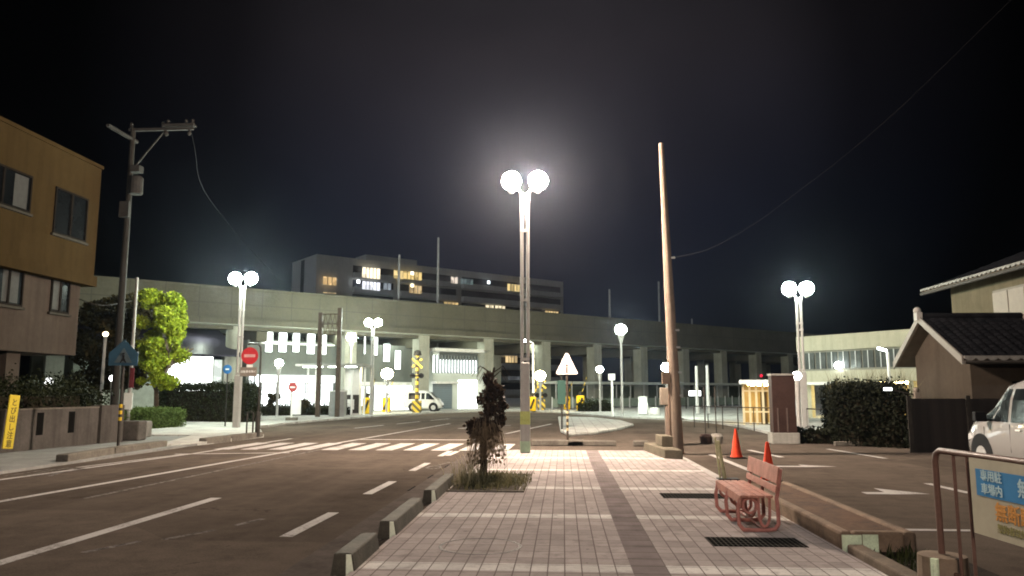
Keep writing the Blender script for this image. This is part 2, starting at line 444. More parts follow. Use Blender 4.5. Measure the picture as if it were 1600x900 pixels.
# station plaza slab: its kerb line as seen from the street
front = [(225, 706), (262, 700.5), (322, 695), (412, 683.5), (404, 669), (450, 663), (500, 658.5), (590, 651), (690, 645.5), (780, 643), (860, 644.5), (905, 648), (970, 653.5), (1050, 656), (1110, 661), (1160, 668.5), (1215, 682)]
fp = [G(x, y, 0.0) for x, y in front]
poly = [(p.x, p.y) for p in fp] + [(8.6, 24.6), (40, 24.2), (160, 26), (160, 260), (-160, 260), (-160, 26.6), (-13, 26.6)]
MB().prism(poly, 0.0, 0.10).build('plaza', plaza_m, kind='structure')
isl = [G(x, y) for x, y in ((872, 654), (925, 655), (970, 660), (990, 666), (968, 672.5), (930, 679), (888, 682), (876, 676))]
MB().prism([(p.x, p.y) for p in isl], 0.0, 0.12).build('traffic_island', plaza_m, bevel=.04, kind='structure')

# ------------------------------------------------------------------ markings (worn white paint)
m, nt, out = nt_new('worn road paint')
co = objco(nt)
n1 = noise(nt, co, 1.1, 5); n2 = noise(nt, co, 26, 5, .7)
w = math_n(nt, 'ADD', math_n(nt, 'MULTIPLY', n1, .45), math_n(nt, 'MULTIPLY', n2, .55))
c = ramp(nt, w, [(0.36, (0.12, 0.11, 0.10)), (0.48, (0.40, 0.38, 0.36)), (0.8, (0.52, 0.50, 0.475))])
pbsdf(nt, out, c, 0.65, matt=True)
paint = m
m, nt, out = nt_new('nearly gone road paint')
co = objco(nt)
c = ramp(nt, noise(nt, co, 9, 6, .75), [(0.44, (0.075, 0.066, 0.06)), (0.60, (0.20, 0.185, 0.17))])
pbsdf(nt, out, c, 0.7, matt=True)
faint = m
class Marks(MB):
    def line(s, a, b, w, z=0.009):
        a = Vector((a[0], YA(a[1]) if a[1] > 3 else a[1])); b = Vector((b[0], YA(b[1]) if b[1] > 3 else b[1])); d = (b - a).normalized(); nn = Vector((-d.y, d.x)) * (w / 2)
        s.add([(p.x, p.y, z) for p in (a - nn, b - nn, b + nn, a + nn)], [(0, 1, 2, 3)])
        return s
mk = Marks()
for y in range(-3, 5):
    y0 = 4.72 + 3.52 * y
    if 0 < y0 < 19: mk.line((-3.08, y0), (-3.06, y0 + 1.7), .15)
mk.line((-2.92, 19.0), (-2.86, 20.4), .15)
mk.line((-5.32, 4.2), (-5.25, 11.2), .17)
mk.line((-9.6, -4), (-7.42, 19.6), .15); mk.line((-7.42, 19.6), (-6.45, 30), .15); mk.line((-6.45, 30.0), (-5.7, 38), .13)
mk.line((-10.75, 9), (-9.6, 19.2), .13); mk.line((-9.6, 19.2), (-9.3, 25.5), .13)
mk.line((-10.0, 19.0), (-7.2, 19.6), .16)
mk.line((-10.3, 15.5), (-9.75, 19.0), .10)
mk.line((-6.9, 25.2), (-2.9, 25.2), .28)
for i, (a, b) in enumerate((((-9.2, 33), (-8.6, 36)), ((-8.3, 37.5), (-7.7, 40.5)), ((-7.4, 42), (-6.8, 45)))): mk.line(a, b, .14)
mk.line((-4.6, 33), (-3.9, 33), .16); mk.line((-3.3, 36), (-2.5, 36), .16); mk.line((-4.6, 33), (-3.3, 36), .12)
mk.line((-2.2, 29), (-.6, 38), .15)
mk.build('road_lines', paint, kind='structure')
zb = Marks()
for i in range(12):
    x = -11.05 + .765 * i
    if x < -9.6: continue
    zb.line((x, 20.6), (x + .1, 23.4), .47, .0095)
zb.line((-1.75, 20.9), (-1.7, 23.3), .45, .0095)
zb.build('zebra_crossing', paint, kind='structure')
fm = Marks()
fm.line((-7.2, 11), (-6.6, 24), .10, .0085)
for a, b in (((-4.8, 7.3), (-4.55, 7.9)), ((-4.35, 8.0), (-4.05, 8.6)), ((-3.95, 8.9), (-3.8, 9.4))): fm.line(a, b, .09, .0085)
fm.build('worn_lines', faint, kind='structure')
def flat_text(name, s, size, m, c, rz, sx=1, sy=1):
    root = None
    o = text(name, s, size, m, None, Matrix.Translation(c) @ Matrix.Rotation(rz, 4, 'Z') @ Matrix.Diagonal((sx, sy, 0.5, 1)))
    o['kind'] = 'structure'
    return o
flat_text('road_lettering', 'バス', 0.8, faint, (-10.25, 14.9, .0105), 0.1, .62, 2.6)
# cycle symbol, worn
cy = Marks()
def ringm(mb, cx, cy_, r, w, z):
    n = 18
    mb.add([(cx + rr * math.cos(2 * PI * i / n), cy_ + rr * 2.2 * math.sin(2 * PI * i / n), z) for rr in (r, r - w) for i in range(n)], [(i, (i + 1) % n, n + (i + 1) % n, n + i) for i in range(n)])
ringm(cy, -2.75, 16.5, .17, .06, .0105); ringm(cy, -2.3, 16.5, .17, .06, .0105)
cy.line((-2.75, 16.5), (-2.55, 17.2), .06, .0115); cy.line((-2.55, 17.2), (-2.3, 16.5), .06, .0118); cy.line((-2.7, 17.1), (-2.35, 17.25), .06, .0121)
cy.build('cycle_lane_symbol', faint, kind='structure')
pk = Marks()
pk.line((2.9, 13.3), (2.88, 19.3), .16, .006)
pk.line((3.80, 15.7), (3.76, 19.8), .15, .006)
pk.line((5.35, 19.1), (5.1, 21.4), .15, .006)
pk.line((7.75, 18.9), (7.4, 21.9), .13, .006)
pk.line((6.42, 12.5), (6.36, 13.8), .14, .006)
pk.line((3.9, 9.15), (5.4, 9.15), .12, .006)
pk.line((6.42, 9.15), (6.42, 10.6), .12, .006)
pk.build('car_park_lines', paint, kind='structure')
ar = Marks()
ar.line((4.35, 16.75), (5.3, 16.75), .22, .006); ar.add([(5.15, YA(17.15), .0065), (5.15, YA(16.62), .0065), (5.85, YA(16.75), .0065)], [(0, 1, 2)])
ar.line((4.75, 12.42), (5.2, 12.42), .24, .006); ar.add([(5.15, YA(13.05), .0065), (5.1, YA(12.28), .0065), (5.75, YA(12.36), .0065)], [(0, 1, 2)])
ar.build('arrow_markings', paint, kind='structure')

# ------------------------------------------------------------------ street lamps
PINK = (1.0, 0.81, 0.65); COOL = (0.86, 1.0, 0.86); WARM = (1.0, 0.80, 0.45)
LG = 'street lamps with round white globes'
def twin_lamp(loc, H, label, em, r=.22, sp=.36, rz=0.0, lower=2.3, w=.24, stickers=True):
    t = T('street_lamp', label, 'street lamp', loc, rz, LG)
    MB().prism([(-w / 2, -w / 2), (w / 2, -w / 2), (w / 2, w / 2), (-w / 2, w / 2)], 0, lower).build('post_base', grey_paint, t, bevel=.02)
    for sx in (-1, 1):
        MB().tube([(sx * .075, 0, lower), (sx * .075, 0, H - .55), (sx * .085, 0, H - .35)], [.05, .05, .065], 10).build('pole', grey_paint, t, smooth=True)
        a = MB().tube([(sx * .085, 0, H - .38), (sx * .16, 0, H - .24), (sx * sp, 0, H - r - .02)], .035, 8)
        a.lathe([(.05, -.09), (.09, -.03), (.11, .015)], (sx * sp, 0, H - r), 14)
        a.build('arm', grey_paint, t, smooth=True)
        MB().ball((sx * sp, 0, H), r, 16, 10).build('lamp_globe', em, t, smooth=True)
    c = MB()
    for z in (lower + .05, lower + 1.6, H - 1.4): c.box(-.12, .12, -.05, .05, z, z + .07)
    c.build('clamp', grey_paint, t)
    if stickers:
        for z0, z1, m in ((.02, .30, mat('pale green reflector', (.42, .56, .40), .5, .2, 6)), (.72, 1.05, mat('yellow green reflector', (.42, .46, .16), .5, .25, 5))):
            b = w / 2 + .004
            MB().add([(x, y, z) for z in (z0, z1) for x, y in ((-b, -b), (b, -b), (b, b), (-b, b))], [(0, 1, 5, 4), (1, 2, 6, 5), (2, 3, 7, 6), (3, 0, 4, 7)]).build('reflector_band', m, t)
    return t
def single_lamp(loc, H, label, em, r=.2, flare=True, group=LG):
    t = T('street_lamp', label, 'street lamp', loc, 0, group)
    MB().tube([(0, 0, 0), (0, 0, .4), (0, 0, H - .9), (0, 0, H - r)], [.08, .075, .075, r * .62 if flare else .05], 10).build('pole', grey_paint, t, smooth=True)
    MB().lathe([(.12, 0), (.12, .05), (.08, .09)], (0, 0, 0)).build('base', galv, t)
    MB().ball((0, 0, H), r, 14, 9, .9).build('lamp_globe', em, t, smooth=True)
    return t
E_pink = lampmat('pinkish lamp light', PINK, 3000)
E_pink2 = lampmat('pinkish lamp light behind', PINK, 850)
E_cool = lampmat('cool lamp light', COOL, 950)
E_right = lampmat('cool right lamp light', COOL, 320)
E_cool2 = lampmat('cool plaza lamp light', COOL, 450)
E_warm = lampmat('warm lamp light', WARM, 110)
E_small = lampmat('small lamp light', (.92, 1, .88), 260)
twin_lamp((-.98, 20.0, SWZ), 7.15, 'tall twin globe street lamp on the tiled pavement behind the small dark tree', E_pink, .25, .36)
twin_lamp((-.98, -7.5, SWZ), 6.95, 'tall twin globe street lamp on the pavement behind the viewer', E_pink2, .25, .36)
pl = G(369, 668, .1)
twin_lamp((pl.x, pl.y, .1), V(380, 435, pl.y).z - .1, 'twin globe street lamp at the left corner beside the red round sign', E_cool, .26, .35, lower=2.2, w=.26, stickers=False)
pl = V(582, 560, 50); twin_lamp((pl.x, 50, .1), V(582, 504, 50).z - .1, 'twin globe street lamp in front of the station windows', E_cool2, .26, .32, stickers=False, w=.22)
pl = V(1252, 560, 30.5); twin_lamp((pl.x, 30.5, .05), V(1250, 453, 30.5).z, 'twin globe street lamp at the right behind the brown pillar', E_right, .27, .33, w=.26, stickers=False)
for px, gy, Y, r, em, lb in ((970, 515, 49.5, .36, E_cool2, 'tall single lamp with flared top on the plaza right of the triangular sign'),
                             (937, 577, 58, .26, E_small, 'short single lamp by the covered walkway left of the white post'),
                             (1041, 574, 44, .28, E_cool2, 'single globe lamp directly left of the leaning utility pole'),
                             (436, 567, 46, .24, E_small, 'small globe lamp in front of the grey station wall under the five tall windows'),
                             (549, 527, 52, .32, E_cool2, 'round lamp standing just left of the twin lamp by the station'),
                             (605, 584, 54, .42, E_warm, 'low warm globe lamp in front of the bright station doorway'),
                             (844, 587, 60, .42, E_warm, 'low warm globe lamp by the crossing signal right of the middle lamp'),
                             (1245, 587, 27.5, .16, lampmat('white bollard light', (1, 1, .95), 25), 'small globe lamp at the right edge of the brown pillar')):
    p = V(px, gy, Y); single_lamp((p.x, Y, .1), p.z - .1, lb, em, r)
# angled LED road lamp behind the middle lamp
p = V(833, 560, 62)
t = T('road_lamp', 'slim white pole with a small sideways lamp head just right of the middle lamp post', 'street lamp', (p.x, 62, .1))
zt = V(833, 538, 62).z
MB().tube([(0, 0, 0), (0, 0, zt), (-.3, 0, zt + .15)], .09, 8).build('pole', white_paint, t, smooth=True)
MB().box(-1.0, -.3, -.15, .15, zt + .1, zt + .28).build('lamp_head', lampmat('led head', (1, 1, .95), 40), t)
p = V(1388, 570, 34)
t = T('road_lamp', 'slim pale pole with a tilted lamp head in front of the right building', 'street lamp', (p.x, 34, .05))
zt = V(1386, 552, 34).z
MB().tube([(0, 0, 0), (0, 0, zt), (-.1, 0, zt + .08)], .06, 8).build('pole', white_paint, t, smooth=True)
MB().cbox((-.22, 0, zt + .12), (.34, .15, .07), 0, 0, R(18)).build('lamp_head', lampmat('led head small', (.9, 1, 1), 30), t)
# lights seen through the left trees
for px, py, Y, r, c, s, lb in ((165, 522, 36.2, .13, (1, .8, .5), 9, 'small warm lamp among the dark trees left of the utility pole'),
                               (177, 591, 33, .16, (1, 1, 1), 12, 'white low lamp shining behind the blue crossing sign post'),
                               (76, 596, 24, .13, (1, 1, 1), 4, 'white lamp shining through the dark hedge under the left building')):
    p = V(px, py, Y); single_lamp((p.x, Y, .06), p.z - .06, lb, lampmat('park light %d' % px, c, s), r, group='lamps among the left trees')

# ------------------------------------------------------------------ viaduct (elevated railway)
VO = Vector((-25, 51, 0)); VA = math.atan2(47, 53.6)
VI = Matrix.Rotation(-VA, 4, 'Z') @ Matrix.Translation(-VO)
VW = VI.inverted()
def vl(px, py, off):
    """where a line of sight meets the plane parallel to the viaduct, off metres behind its near face: (along, height)"""
    d = (VI.to_3x3() @ ray(px, py)); o = VI @ Vector((0, 0, CAMH)); t = (off - o.y) / d.y
    return o.x + d.x * t, o.z + d.z * t
via_m, nt, out = nt_new('viaduct concrete')
co = objco(nt); s = N(nt, 'ShaderNodeSeparateXYZ'); nt.links.new(co, s.inputs[0])
n1 = noise(nt, co, .35, 7, .65); n2 = noise(nt, co, 5, 4)
c = ramp(nt, math_n(nt, 'ADD', math_n(nt, 'MULTIPLY', n1, .7), math_n(nt, 'MULTIPLY', n2, .3)), [(.3, (.068, .064, .046)), (.7, (.125, .118, .088))])
mp = N(nt, 'ShaderNodeMapping'); mp.inputs['Scale'].default_value = (1.5, 1.5, .1); nt.links.new(co, mp.inputs[0])
c = mixc(nt, ramp(nt, noise(nt, mp.outputs[0], 1.3, 6), [(.48, 0.0), (.75, .55)]), c, (.10, .095, .08))
jn = math_n(nt, 'LESS_THAN', math_n(nt, 'FRACT', math_n(nt, 'DIVIDE', s.outputs[0], 2.2)), .03)
jh = math_n(nt, 'LESS_THAN', math_n(nt, 'ABSOLUTE', math_n(nt, 'SUBTRACT', s.outputs[2], 7.75)), .035)
c = mixc(nt, math_n(nt, 'MULTIPLY', math_n(nt, 'MAXIMUM', jn, jh), .75), c, (.07, .065, .055))
pbsdf(nt, out, c, .85, 0, n2, .01)
pil_m = mat('lit pillar concrete', (.34, .34, .285), .85, .14, .9, bump=.004, streak=.35)  # same concrete as the viaduct, lightened so lamplight sits in the colour
via = T('railway_viaduct', 'long grey concrete elevated railway crossing the whole view behind the station', 'viaduct', VO, VA)
S0, S1 = -70, 130
MB().box(S0, S1, 0, .22, 6.75, 8.9).box(S0, S1, -.06, .28, 8.78, 8.96).build('parapet', via_m, via)
MB().box(S0, S1, 10.0, 10.22, 6.75, 8.9).build('parapet', via_m, via)
MB().box(S0, S1, -.35, 10.6, 6.3, 6.74).build('deck', via_m, via)
MB().box(S0, S1, -.3, 10.5, 6.262, 6.296).build('soffit', mat('painted glow soffit', (.42, .43, .37), .85, .1, .8), via)  # added pale sheet, glow under the deck put into its colour
MB().box(S0, S1, .7, 1.5, 6.0, 6.258).build('beam', via_m, via)
MB().box(S0, S1, 8.5, 9.3, 5.5, 6.258).build('beam', via_m, via)
for k in range(-10, 16):
    s_ = 18.4 + 6.65 * k
    for y in (.55, 8.35):
        if y < 1 and k in (-2, -3): continue
        b = MB().box(s_ - .5, s_ + .5, y, y + 1.1, 0.05, 6.256)
        b.build('pillar', pil_m, via)
    MB().box(s_ - .4, s_ + .4, 1.65, 8.35, 5.3, 6.254).build('cross_beam', via_m, via)
for px in (365,):
    s_, _ = vl(px, 560, 1.2)
    MB().lathe([(.62, .05), (.6, .1), (.58, 6.256)], (s_, 1.2, 0), 20).build('pillar', pil_m, via, smooth=True)
MB().box(33, 72, 4.0, 4.2, .1, 2.2).build('infill_wall', mat('infill wall', (.16, .19, .15), .8, .2, .6, streak=.4), via)
# masts on the viaduct
for px, top, lb in ((685, 371, 'tallest pale catenary mast on the viaduct, in front of the apartment block'), (624, 398, 'dark catenary mast on the viaduct before the lit yellow flats'),
                    (952, 452, 'thin catenary mast on the viaduct left of the single plaza lamp'), (1029, 440, 'catenary mast on the viaduct directly left of the leaning pole'),
                    (1081, 498, 'shortest catenary mast on the viaduct right of the leaning pole')):
    s_, z_ = vl(px, top, 1.0)
    p = VW @ Vector((s_, 1.0, 6.74))
    t = T('catenary_mast', lb, 'mast', p, VA, 'railway masts on the viaduct')
    MB().tube([(0, 0, 0), (0, 0, z_ - 6.74)], [.13, .09], 8).build('pole', mat('mast grey', (.2, .2, .21), .6), t)

# ------------------------------------------------------------------ station under the viaduct
wall_grey = mat('station wall', (0.145, 0.155, 0.14), 0.7, .1, .8, streak=.2)
win_white = emat('bright station window', (.94, 1, .95), 5, .12, 2.0)
shop_white = emat('bright shop front', (.93, 1, .98), 5, .62, 1.9)
shop_white2 = emat('bright entrance light', (.95, 1, .95), 7, .3, 1.2)
OFF = 3.0
sb = T('station_building', 'grey station building under the viaduct with tall bright windows over a glowing shop front', 'station', VO, VA)
sa, _ = vl(384, 600, OFF); sz, _ = vl(660, 600, OFF)
MB().box(sa, sz, OFF, OFF + 4.8, 0.05, 5.48).build('wall', wall_grey, sb)
for r in ((413, 515, 427, 550), (434, 516, 449, 550), (456, 516, 469, 550), (478, 517, 493, 553), (498, 520, 511, 554), (539, 528, 551, 553), (567, 522, 572, 553), (582, 527, 591, 555), (597, 538, 610, 565), (615, 548, 627, 577)):
    a, z1 = vl(r[0], r[1], OFF); b, z0 = vl(r[2], r[3], OFF)
    f = MB().box(a + .06, b - .06, OFF - .06, OFF - .003, z0 - .08, z1 + .08).build('window', mat('window frame grey', (.14, .15, .15), .6), sb)
    MB().box(a + .13, b - .13, OFF - .075, OFF - .063, z0, z1).build('pane', win_white, f)
for r, m in (((388, 585, 404, 631), shop_white), ((408, 599, 519, 633), shop_white), ((562, 604, 580, 634), shop_white), ((584, 600, 654, 640), shop_white2)):
    a, z1 = vl(r[0], r[1], OFF); b, z0 = vl(r[2], r[3], OFF)
    MB().box(a, b, OFF - .06, OFF - .003, max(z0, .12), z1).build('shop_window', m, sb)
    f = MB(); n = max(2, int((b - a) / 1.1))
    for i in range(n + 1):
        x = a + (b - a) * i / n; f.box(x - .035, x + .035, OFF - .12, OFF - .061, .12, z1)
    f.build('mullion', dark_metal, sb)
a, z1 = vl(405, 586, OFF); b, z0 = vl(521, 598, OFF)
MB().box(a, b, OFF - .25, OFF - .003, z0, z1).build('sign_band', emat('white sign band', (.95, 1, .97), 3.5), sb)
a, z1 = vl(555, 599, OFF); b, z0 = vl(658, 603, OFF)
MB().box(a, b, OFF - .8, OFF - .003, z0, z0 + .3).build('door_canopy', white_paint, sb)
a, z1 = vl(405, 511, OFF); b, _ = vl(520, 511, OFF)
MB().box(a, b, OFF - .5, OFF - .003, 5.2, 5.32).build('ledge', white_paint, sb)
# lamps fixed under the deck
for i, (px, lb) in enumerate(((420, 'first ceiling lamp under the viaduct above the leftmost tall station window'), (443, 'ceiling lamp under the viaduct above the second tall station window'), (463, 'ceiling lamp under the viaduct above the third tall station window'),
                              (530, 'ceiling lamp under the viaduct behind the lattice tower'), (617, 'ceiling lamp under the viaduct above the stepped station windows'), (720, 'ceiling lamp under the viaduct above the fin fronted entrance'),
                              (830, 'ceiling lamp under the viaduct behind the middle street lamp'), (320, 'ceiling lamp under the viaduct above the left shop'))):
    s_, _ = vl(px, 515, 1.9)
    p = VW @ Vector((s_, 2.2, 6.28))
    t = T('ceiling_light', lb, 'ceiling lamp', p, VA, 'lamps fixed under the viaduct')
    MB().box(-.35, .35, -.12, .12, -.07, -.022).build('frame', white_paint, t)
    MB().box(-.32, .32, -.1, .1, -.10, -.071).build('diffuser', lampmat('under deck light', (.88, 1, .84), 200), t)
# glass entrance with white fins
OE = 1.75
eb = T('station_entrance', 'pale station entrance block with vertical fins, glowing glass and a blue grey shutter', 'station entrance', VO, VA)
a, z1 = vl(677, 536, OE); b, _ = vl(752, 536, OE)
ew = mat('entrance wall', (.56, .60, .55), .6, .08, 1)
MB().box(a, b, OE, OE + 5.5, .05, 5.0).build('wall', ew, eb)
MB().box(a - .5, b + .3, OE - 1.2, OE + 5.6, 5.01, 5.28).build('roof', white_paint, eb)
x0, zt = vl(677, 541, OE); x1, zb_ = vl(746, 583, OE)
MB().box(x0, x1, OE - .05, OE - .003, zb_, 4.7).build('glass_wall', emat('entrance glass', (.93, 1, .98), 5, .15, 3), eb)
for i in range(15):
    x = x0 + (x1 - x0) * (i + .5) / 15; w = .045 if i < 9 else .03
    MB().box(x - w, x + w, OE - .3, OE - .052, zb_ - .05, 4.72).build('fin', mat('fin grey', (.22, .24, .24), .5, .1), eb)
MB().box(x0 + .6, x1, OE - .12, OE - .054, 4.35, 4.98).build('dark_transom', mat('dark band', (.1, .11, .11), .5), eb)
a, z1 = vl(676, 600, OE); b, z0 = vl(706, 626, OE)
shut = stripemat('shutter slats', (.17, .22, .25), (.13, .17, .2), .16, 2)
MB().box(a, b, OE - .05, OE - .003, .15, z1).build('shutter', shut, eb)
MB().box(a - .2, b + 1.0, OE - .9, OE - .051, z1 + .02, z1 + .2).build('awning', white_paint, eb)
a, z1 = vl(716, 594, OE); b, z0 = vl(752, 634, OE)
MB().box(a, b, OE - .05, OE - .003, .15, z1).build('doorway', shop_white2, eb)
# left shop with big dark awning and bright glazing
ls = T('shop', 'single storey shop under the left end of the viaduct with a wall of bright glass', 'shop', VO, VA)
a, z1 = vl(270, 545, 2.0); b, _ = vl(352, 545, 2.0)
MB().box(a - 6, b, 2.0, 8.0, .05, 3.9).build('wall', mat('shop fascia', (.30, .33, .29), .6), ls)
g0, gz1 = vl(262, 556, 2.0); g1, gz0 = vl(331, 603, 2.0)
for i in range(4):
    u0 = g0 + (g1 - g0) * i / 4 + .03; u1 = g0 + (g1 - g0) * (i + 1) / 4 - .03
    MB().box(u0, u1, 1.95, 1.997, .4, gz1).build('shop_window', emat('left shop glass', (.97, 1, .95), 6, .12, 1.2), ls)
u0, _ = vl(335, 560, 2.0); u1, _ = vl(347, 560, 2.0)
MB().box(u0, u1, 1.95, 1.997, .4, gz1 - .2).build('shop_window', emat('left shop dim glass', (.9, 1, .9), 1.0, .3, 2), ls)
rf = MB().ext([(a - 6, -.6, 4.0), (a - 6, 5, 6.2), (a - 6, 5, 6.25), (a - 6, -.6, 4.12)], (b - a + 6.4, 0, 0))
rf.build('roof', mat('dark purple roof', (.035, .032, .045), .5, .2, 2), ls)

# long covered walkway and fence right of the station
cw = T('covered_walkway', 'long low covered walkway with a thin pale roof running right along the viaduct', 'walkway', VO, VA)
a, zz = vl(858, 601, -1.5); b, _ = vl(1150, 600, -1.5)
MB().box(a, b, -2.4, -.2, 2.30, 2.52).build('roof', mat('walkway roof', (.52, .55, .5), .5, .1), cw)
for i in range(15):
    x = a + .3 + (b - a - .6) * i / 14
    MB().tube([(x, -2.1, .1), (x, -2.1, 2.3)], .06, 6).build('post', galv, cw)
fe = T('mesh_fence', 'waist high pale fence panels in front of the covered walkway', 'fence', VO, VA)
a2, _ = vl(862, 630, -3.5); b2, _ = vl(1165, 630, -3.5)
MB().box(a2, b2, -3.53, -3.5, .25, 1.0).build('panel', mat('fence panel', (.30, .36, .30), .6, .2, 1.2), fe)
for i in range(24):
    x = a2 + (b2 - a2) * i / 23
    MB().box(x - .04, x + .04, -3.6, -3.54, .1, 1.15).build('post', white_paint, fe)
# ------------------------------------------------------------------ apartment block far behind
AO = V(495, 397, 150); AO.z = 0
AE = V(880, 445, 193)
AA = math.atan2(AE.y - AO.y, AE.x - AO.x); AL = math.hypot(AE.y - AO.y, AE.x - AO.x)
AZ = V(495, 397, 150).z
AI = Matrix.Rotation(-AA, 4, 'Z') @ Matrix.Translation(-AO)
def al(px, py):
    d = AI.to_3x3() @ ray(px, py); o = AI @ Vector((0, 0, CAMH)); t = (-.02 - o.y) / d.y
    return o.x + d.x * t, o.z + d.z * t
ap = T('apartment_block', 'long pale apartment block rising behind the viaduct with a few lit flats', 'apartment block', AO, AA)
apw = mat('apartment wall', (.55, .55, .52), .8, .1, .15, streak=.2)
E_dim = emat('stair light on end wall', (1, 1, .9), .06)
# parapet at 0.1 m steps, storeys of 3 m
MB().box(0, AL, 0, 13, 0, AZ).build('wall', apw, ap)
MB().box(-.06, -.003, 6.2, 8.0, 0, AZ - .3).build('stair_joint', mat('stair gap', (.05, .055, .05), .7), ap)
x0, _ = al(575, 405); x1, _ = al(655, 412)
MB().box(x0, x1, 1.0, 6, AZ, AZ + 1.3).build('roof_house', apw, ap)
rec = mat('balcony recess', (.07, .075, .085), .6, .25, .3)
for k in range(0, 9):
    zt_ = AZ - 1.5 - 3.0 * k
    for (xa, xb) in ((8.0, 17.5), (19.0, 33.5), (35.0, AL - 1.0)):
        MB().box(xa, xb, -.05, -.003, zt_ - 2.3, zt_).build('balcony_recess', rec, ap)
        MB().box(xa, xb, -1.0, -.06, zt_ - 2.7, zt_ - 1.55).build('balcony_rail', apw, ap)
lit = [((563, 418, 590, 437), (1, .86, .62), 1.7), ((612, 423, 626, 437), (1, .74, .32), 1.0), ((627, 424, 655, 439), (1, .72, .28), .9), ((502, 433, 522, 447), (1, .66, .3), 1.1),
       ((563, 440, 590, 455), (.9, .92, 1), 1.4), ((596, 443, 607, 454), (.8, .9, 1), .35), ((636, 446, 655, 460), (1, .72, .36), .7), ((701, 433, 711, 444), (1, .85, .7), .9), ((716, 436, 735, 446), (.6, .8, .8), .18),
       ((789, 444, 813, 457), (1, .75, .32), .9), ((690, 472, 712, 477), (1, .7, .3), .8), ((755, 477, 767, 484), (1, .85, .55), 1.3), ((770, 478, 785, 485), (1, .85, .55), 1.2), ((819, 486, 837, 491), (1, .75, .4), .8), ((848, 486, 868, 493), (1, .72, .33), .9), ((502, 457, 522, 460), (1, .75, .4), .7), ((786, 556, 804, 567), (1, .72, .35), .9), ((790, 588, 812, 594), (.9, .95, 1), .12)]
for i, (r, c, s_) in enumerate(lit):
    xa, zb1 = al(r[0], r[1]); xb, zb0 = al(r[2], r[3])
    if xb - xa < .4: xb = xa + .6
    f = MB().box(xa, xb, -1.08, -1.03, min(zb0, zb1), max(zb0, zb1)).build('window', emat('lit flat %d' % i, c, s_, .55, .8), ap)
    nb = max(2, int((xb - xa) / .8)); g = MB()
    for j in range(1, nb): g.box(xa + (xb - xa) * j / nb - .06, xa + (xb - xa) * j / nb + .06, -1.13, -1.081, min(zb0, zb1), max(zb0, zb1))
    g.build('bar', rec, f)
for px, py, c in ((556, 441, (.95, .97, 1)), (640, 428, (1, .95, .7)), (640, 447, (1, .9, .6)), (759, 442, (.85, .95, 1))):
    xa, za = al(px, py); MB().box(xa - .35, xa + .35, -1.25, -1.14, za - .35, za + .35).build('balcony_lamp', emat('balcony lamp %d%d' % (px, py), c, 3.0), ap)

# ------------------------------------------------------------------ left office building
LBX = -16.0
ochre = mat('ochre render', (.053, .037, .017), .8, .12, .7, bump=.004, streak=.35, matt=True)
greyr = mat('pinkish grey render', (.072, .059, .049), .85, .14, .8, bump=.004, streak=.35, matt=True)
c0 = V(149, 400, 26.0)
lb = T('office_building', 'three storey ochre and grey office block on open pillars at the left edge', 'building', (c0.x, 26.0, 0))
zt = V(149, 265, 26).z
zb0 = V(135, 556, 26).z
MB().box(-14, 0, -34, 0, 5.65, zt).build('upper_wall', ochre, lb)
MB().box(-14, .08, -34, .08, 5.3, 5.66).build('floor_band', ochre, lb)
MB().box(-14, -.28, -34, -.28, zb0, 5.31).build('lower_wall', greyr, lb)
MB().box(-14, .05, -34, .05, zt - .001, zt + .12).build('coping', ochre, lb)
for y in (-3, -9, -15, -21): MB().box(-1.2, -.5, y - .3, y + .3, 0, zb0).build('pillar', greyr, lb)
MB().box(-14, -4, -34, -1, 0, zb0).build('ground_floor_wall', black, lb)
curt = mat('curtain', (.055, .053, .05), .8, .15, 6)
def office_window(x, y0, y1, z0, z1, curtain=None):
    f = MB()
    for a, b, c, d in ((y0, y1, z1 - .07, z1), (y0, y1, z0, z0 + .07), (y0, y0 + .06, z0 + .07, z1 - .07), (y1 - .06, y1, z0 + .07, z1 - .07), ((y0 + y1) / 2 - .04, (y0 + y1) / 2 + .04, z0 + .07, z1 - .07)):
        f.box(x - .1, x + .05, a, b, c, d)
    w = f.build('window', mat('window frame dark', (.018, .016, .014), .9, .2, 5, matt=True), lb)
    MB().box(x - .08, x + .012, y0 + .06, y1 - .06, z0 + .07, z1 - .07).build('pane', glass_dark, w)
    MB().box(x - .1, x + .09, y0 - .08, y1 + .08, z0 - .08, z0 - .002).build('sill', mat('sill', (.04, .034, .026), .9), w)
    if curtain: MB().box(x + .013, x + .018, curtain[0], curtain[1], z0 + .1, z1 - .1).build('curtain', curt, w)
def bl(px, py, xoff=0.0):
    d = ray(px, py); t = (c0.x + xoff) / d.x
    return d.y * t - 26.0, CAMH + d.z * t
y1, z1 = bl(50, 276); y0, z0 = bl(0, 322)
office_window(0, y0 - 1.2, y1, z0 + .05, z1 + .0, (y1 - .75, y1 - .15))
y1, z1 = bl(137, 318); y0, z0 = bl(82, 352)
office_window(0, y0, y1, z0 - .25, z1 + .15)
MB().box(-1.6, -.3, .001, .02, z0 - .2, z1 + .1).build('end_window', glass_dark, lb)
y1, z1 = bl(38, 415, -.28); y0, z0 = bl(-14, 473, -.28)
office_window(-.28, y0, y1, z0, z1, (y1 - .9, y1 - .2))
y1, z1 = bl(110, 433, -.28); y0, z0 = bl(76, 487, -.28)
office_window(-.28, y0, y1, z0, z1, (y0 + .12, y0 + .5))
office_window(0, -13, -10.6, z1 + 2.35, z1 + 3.9); office_window(-.28, -13, -10.6, z0, z1)

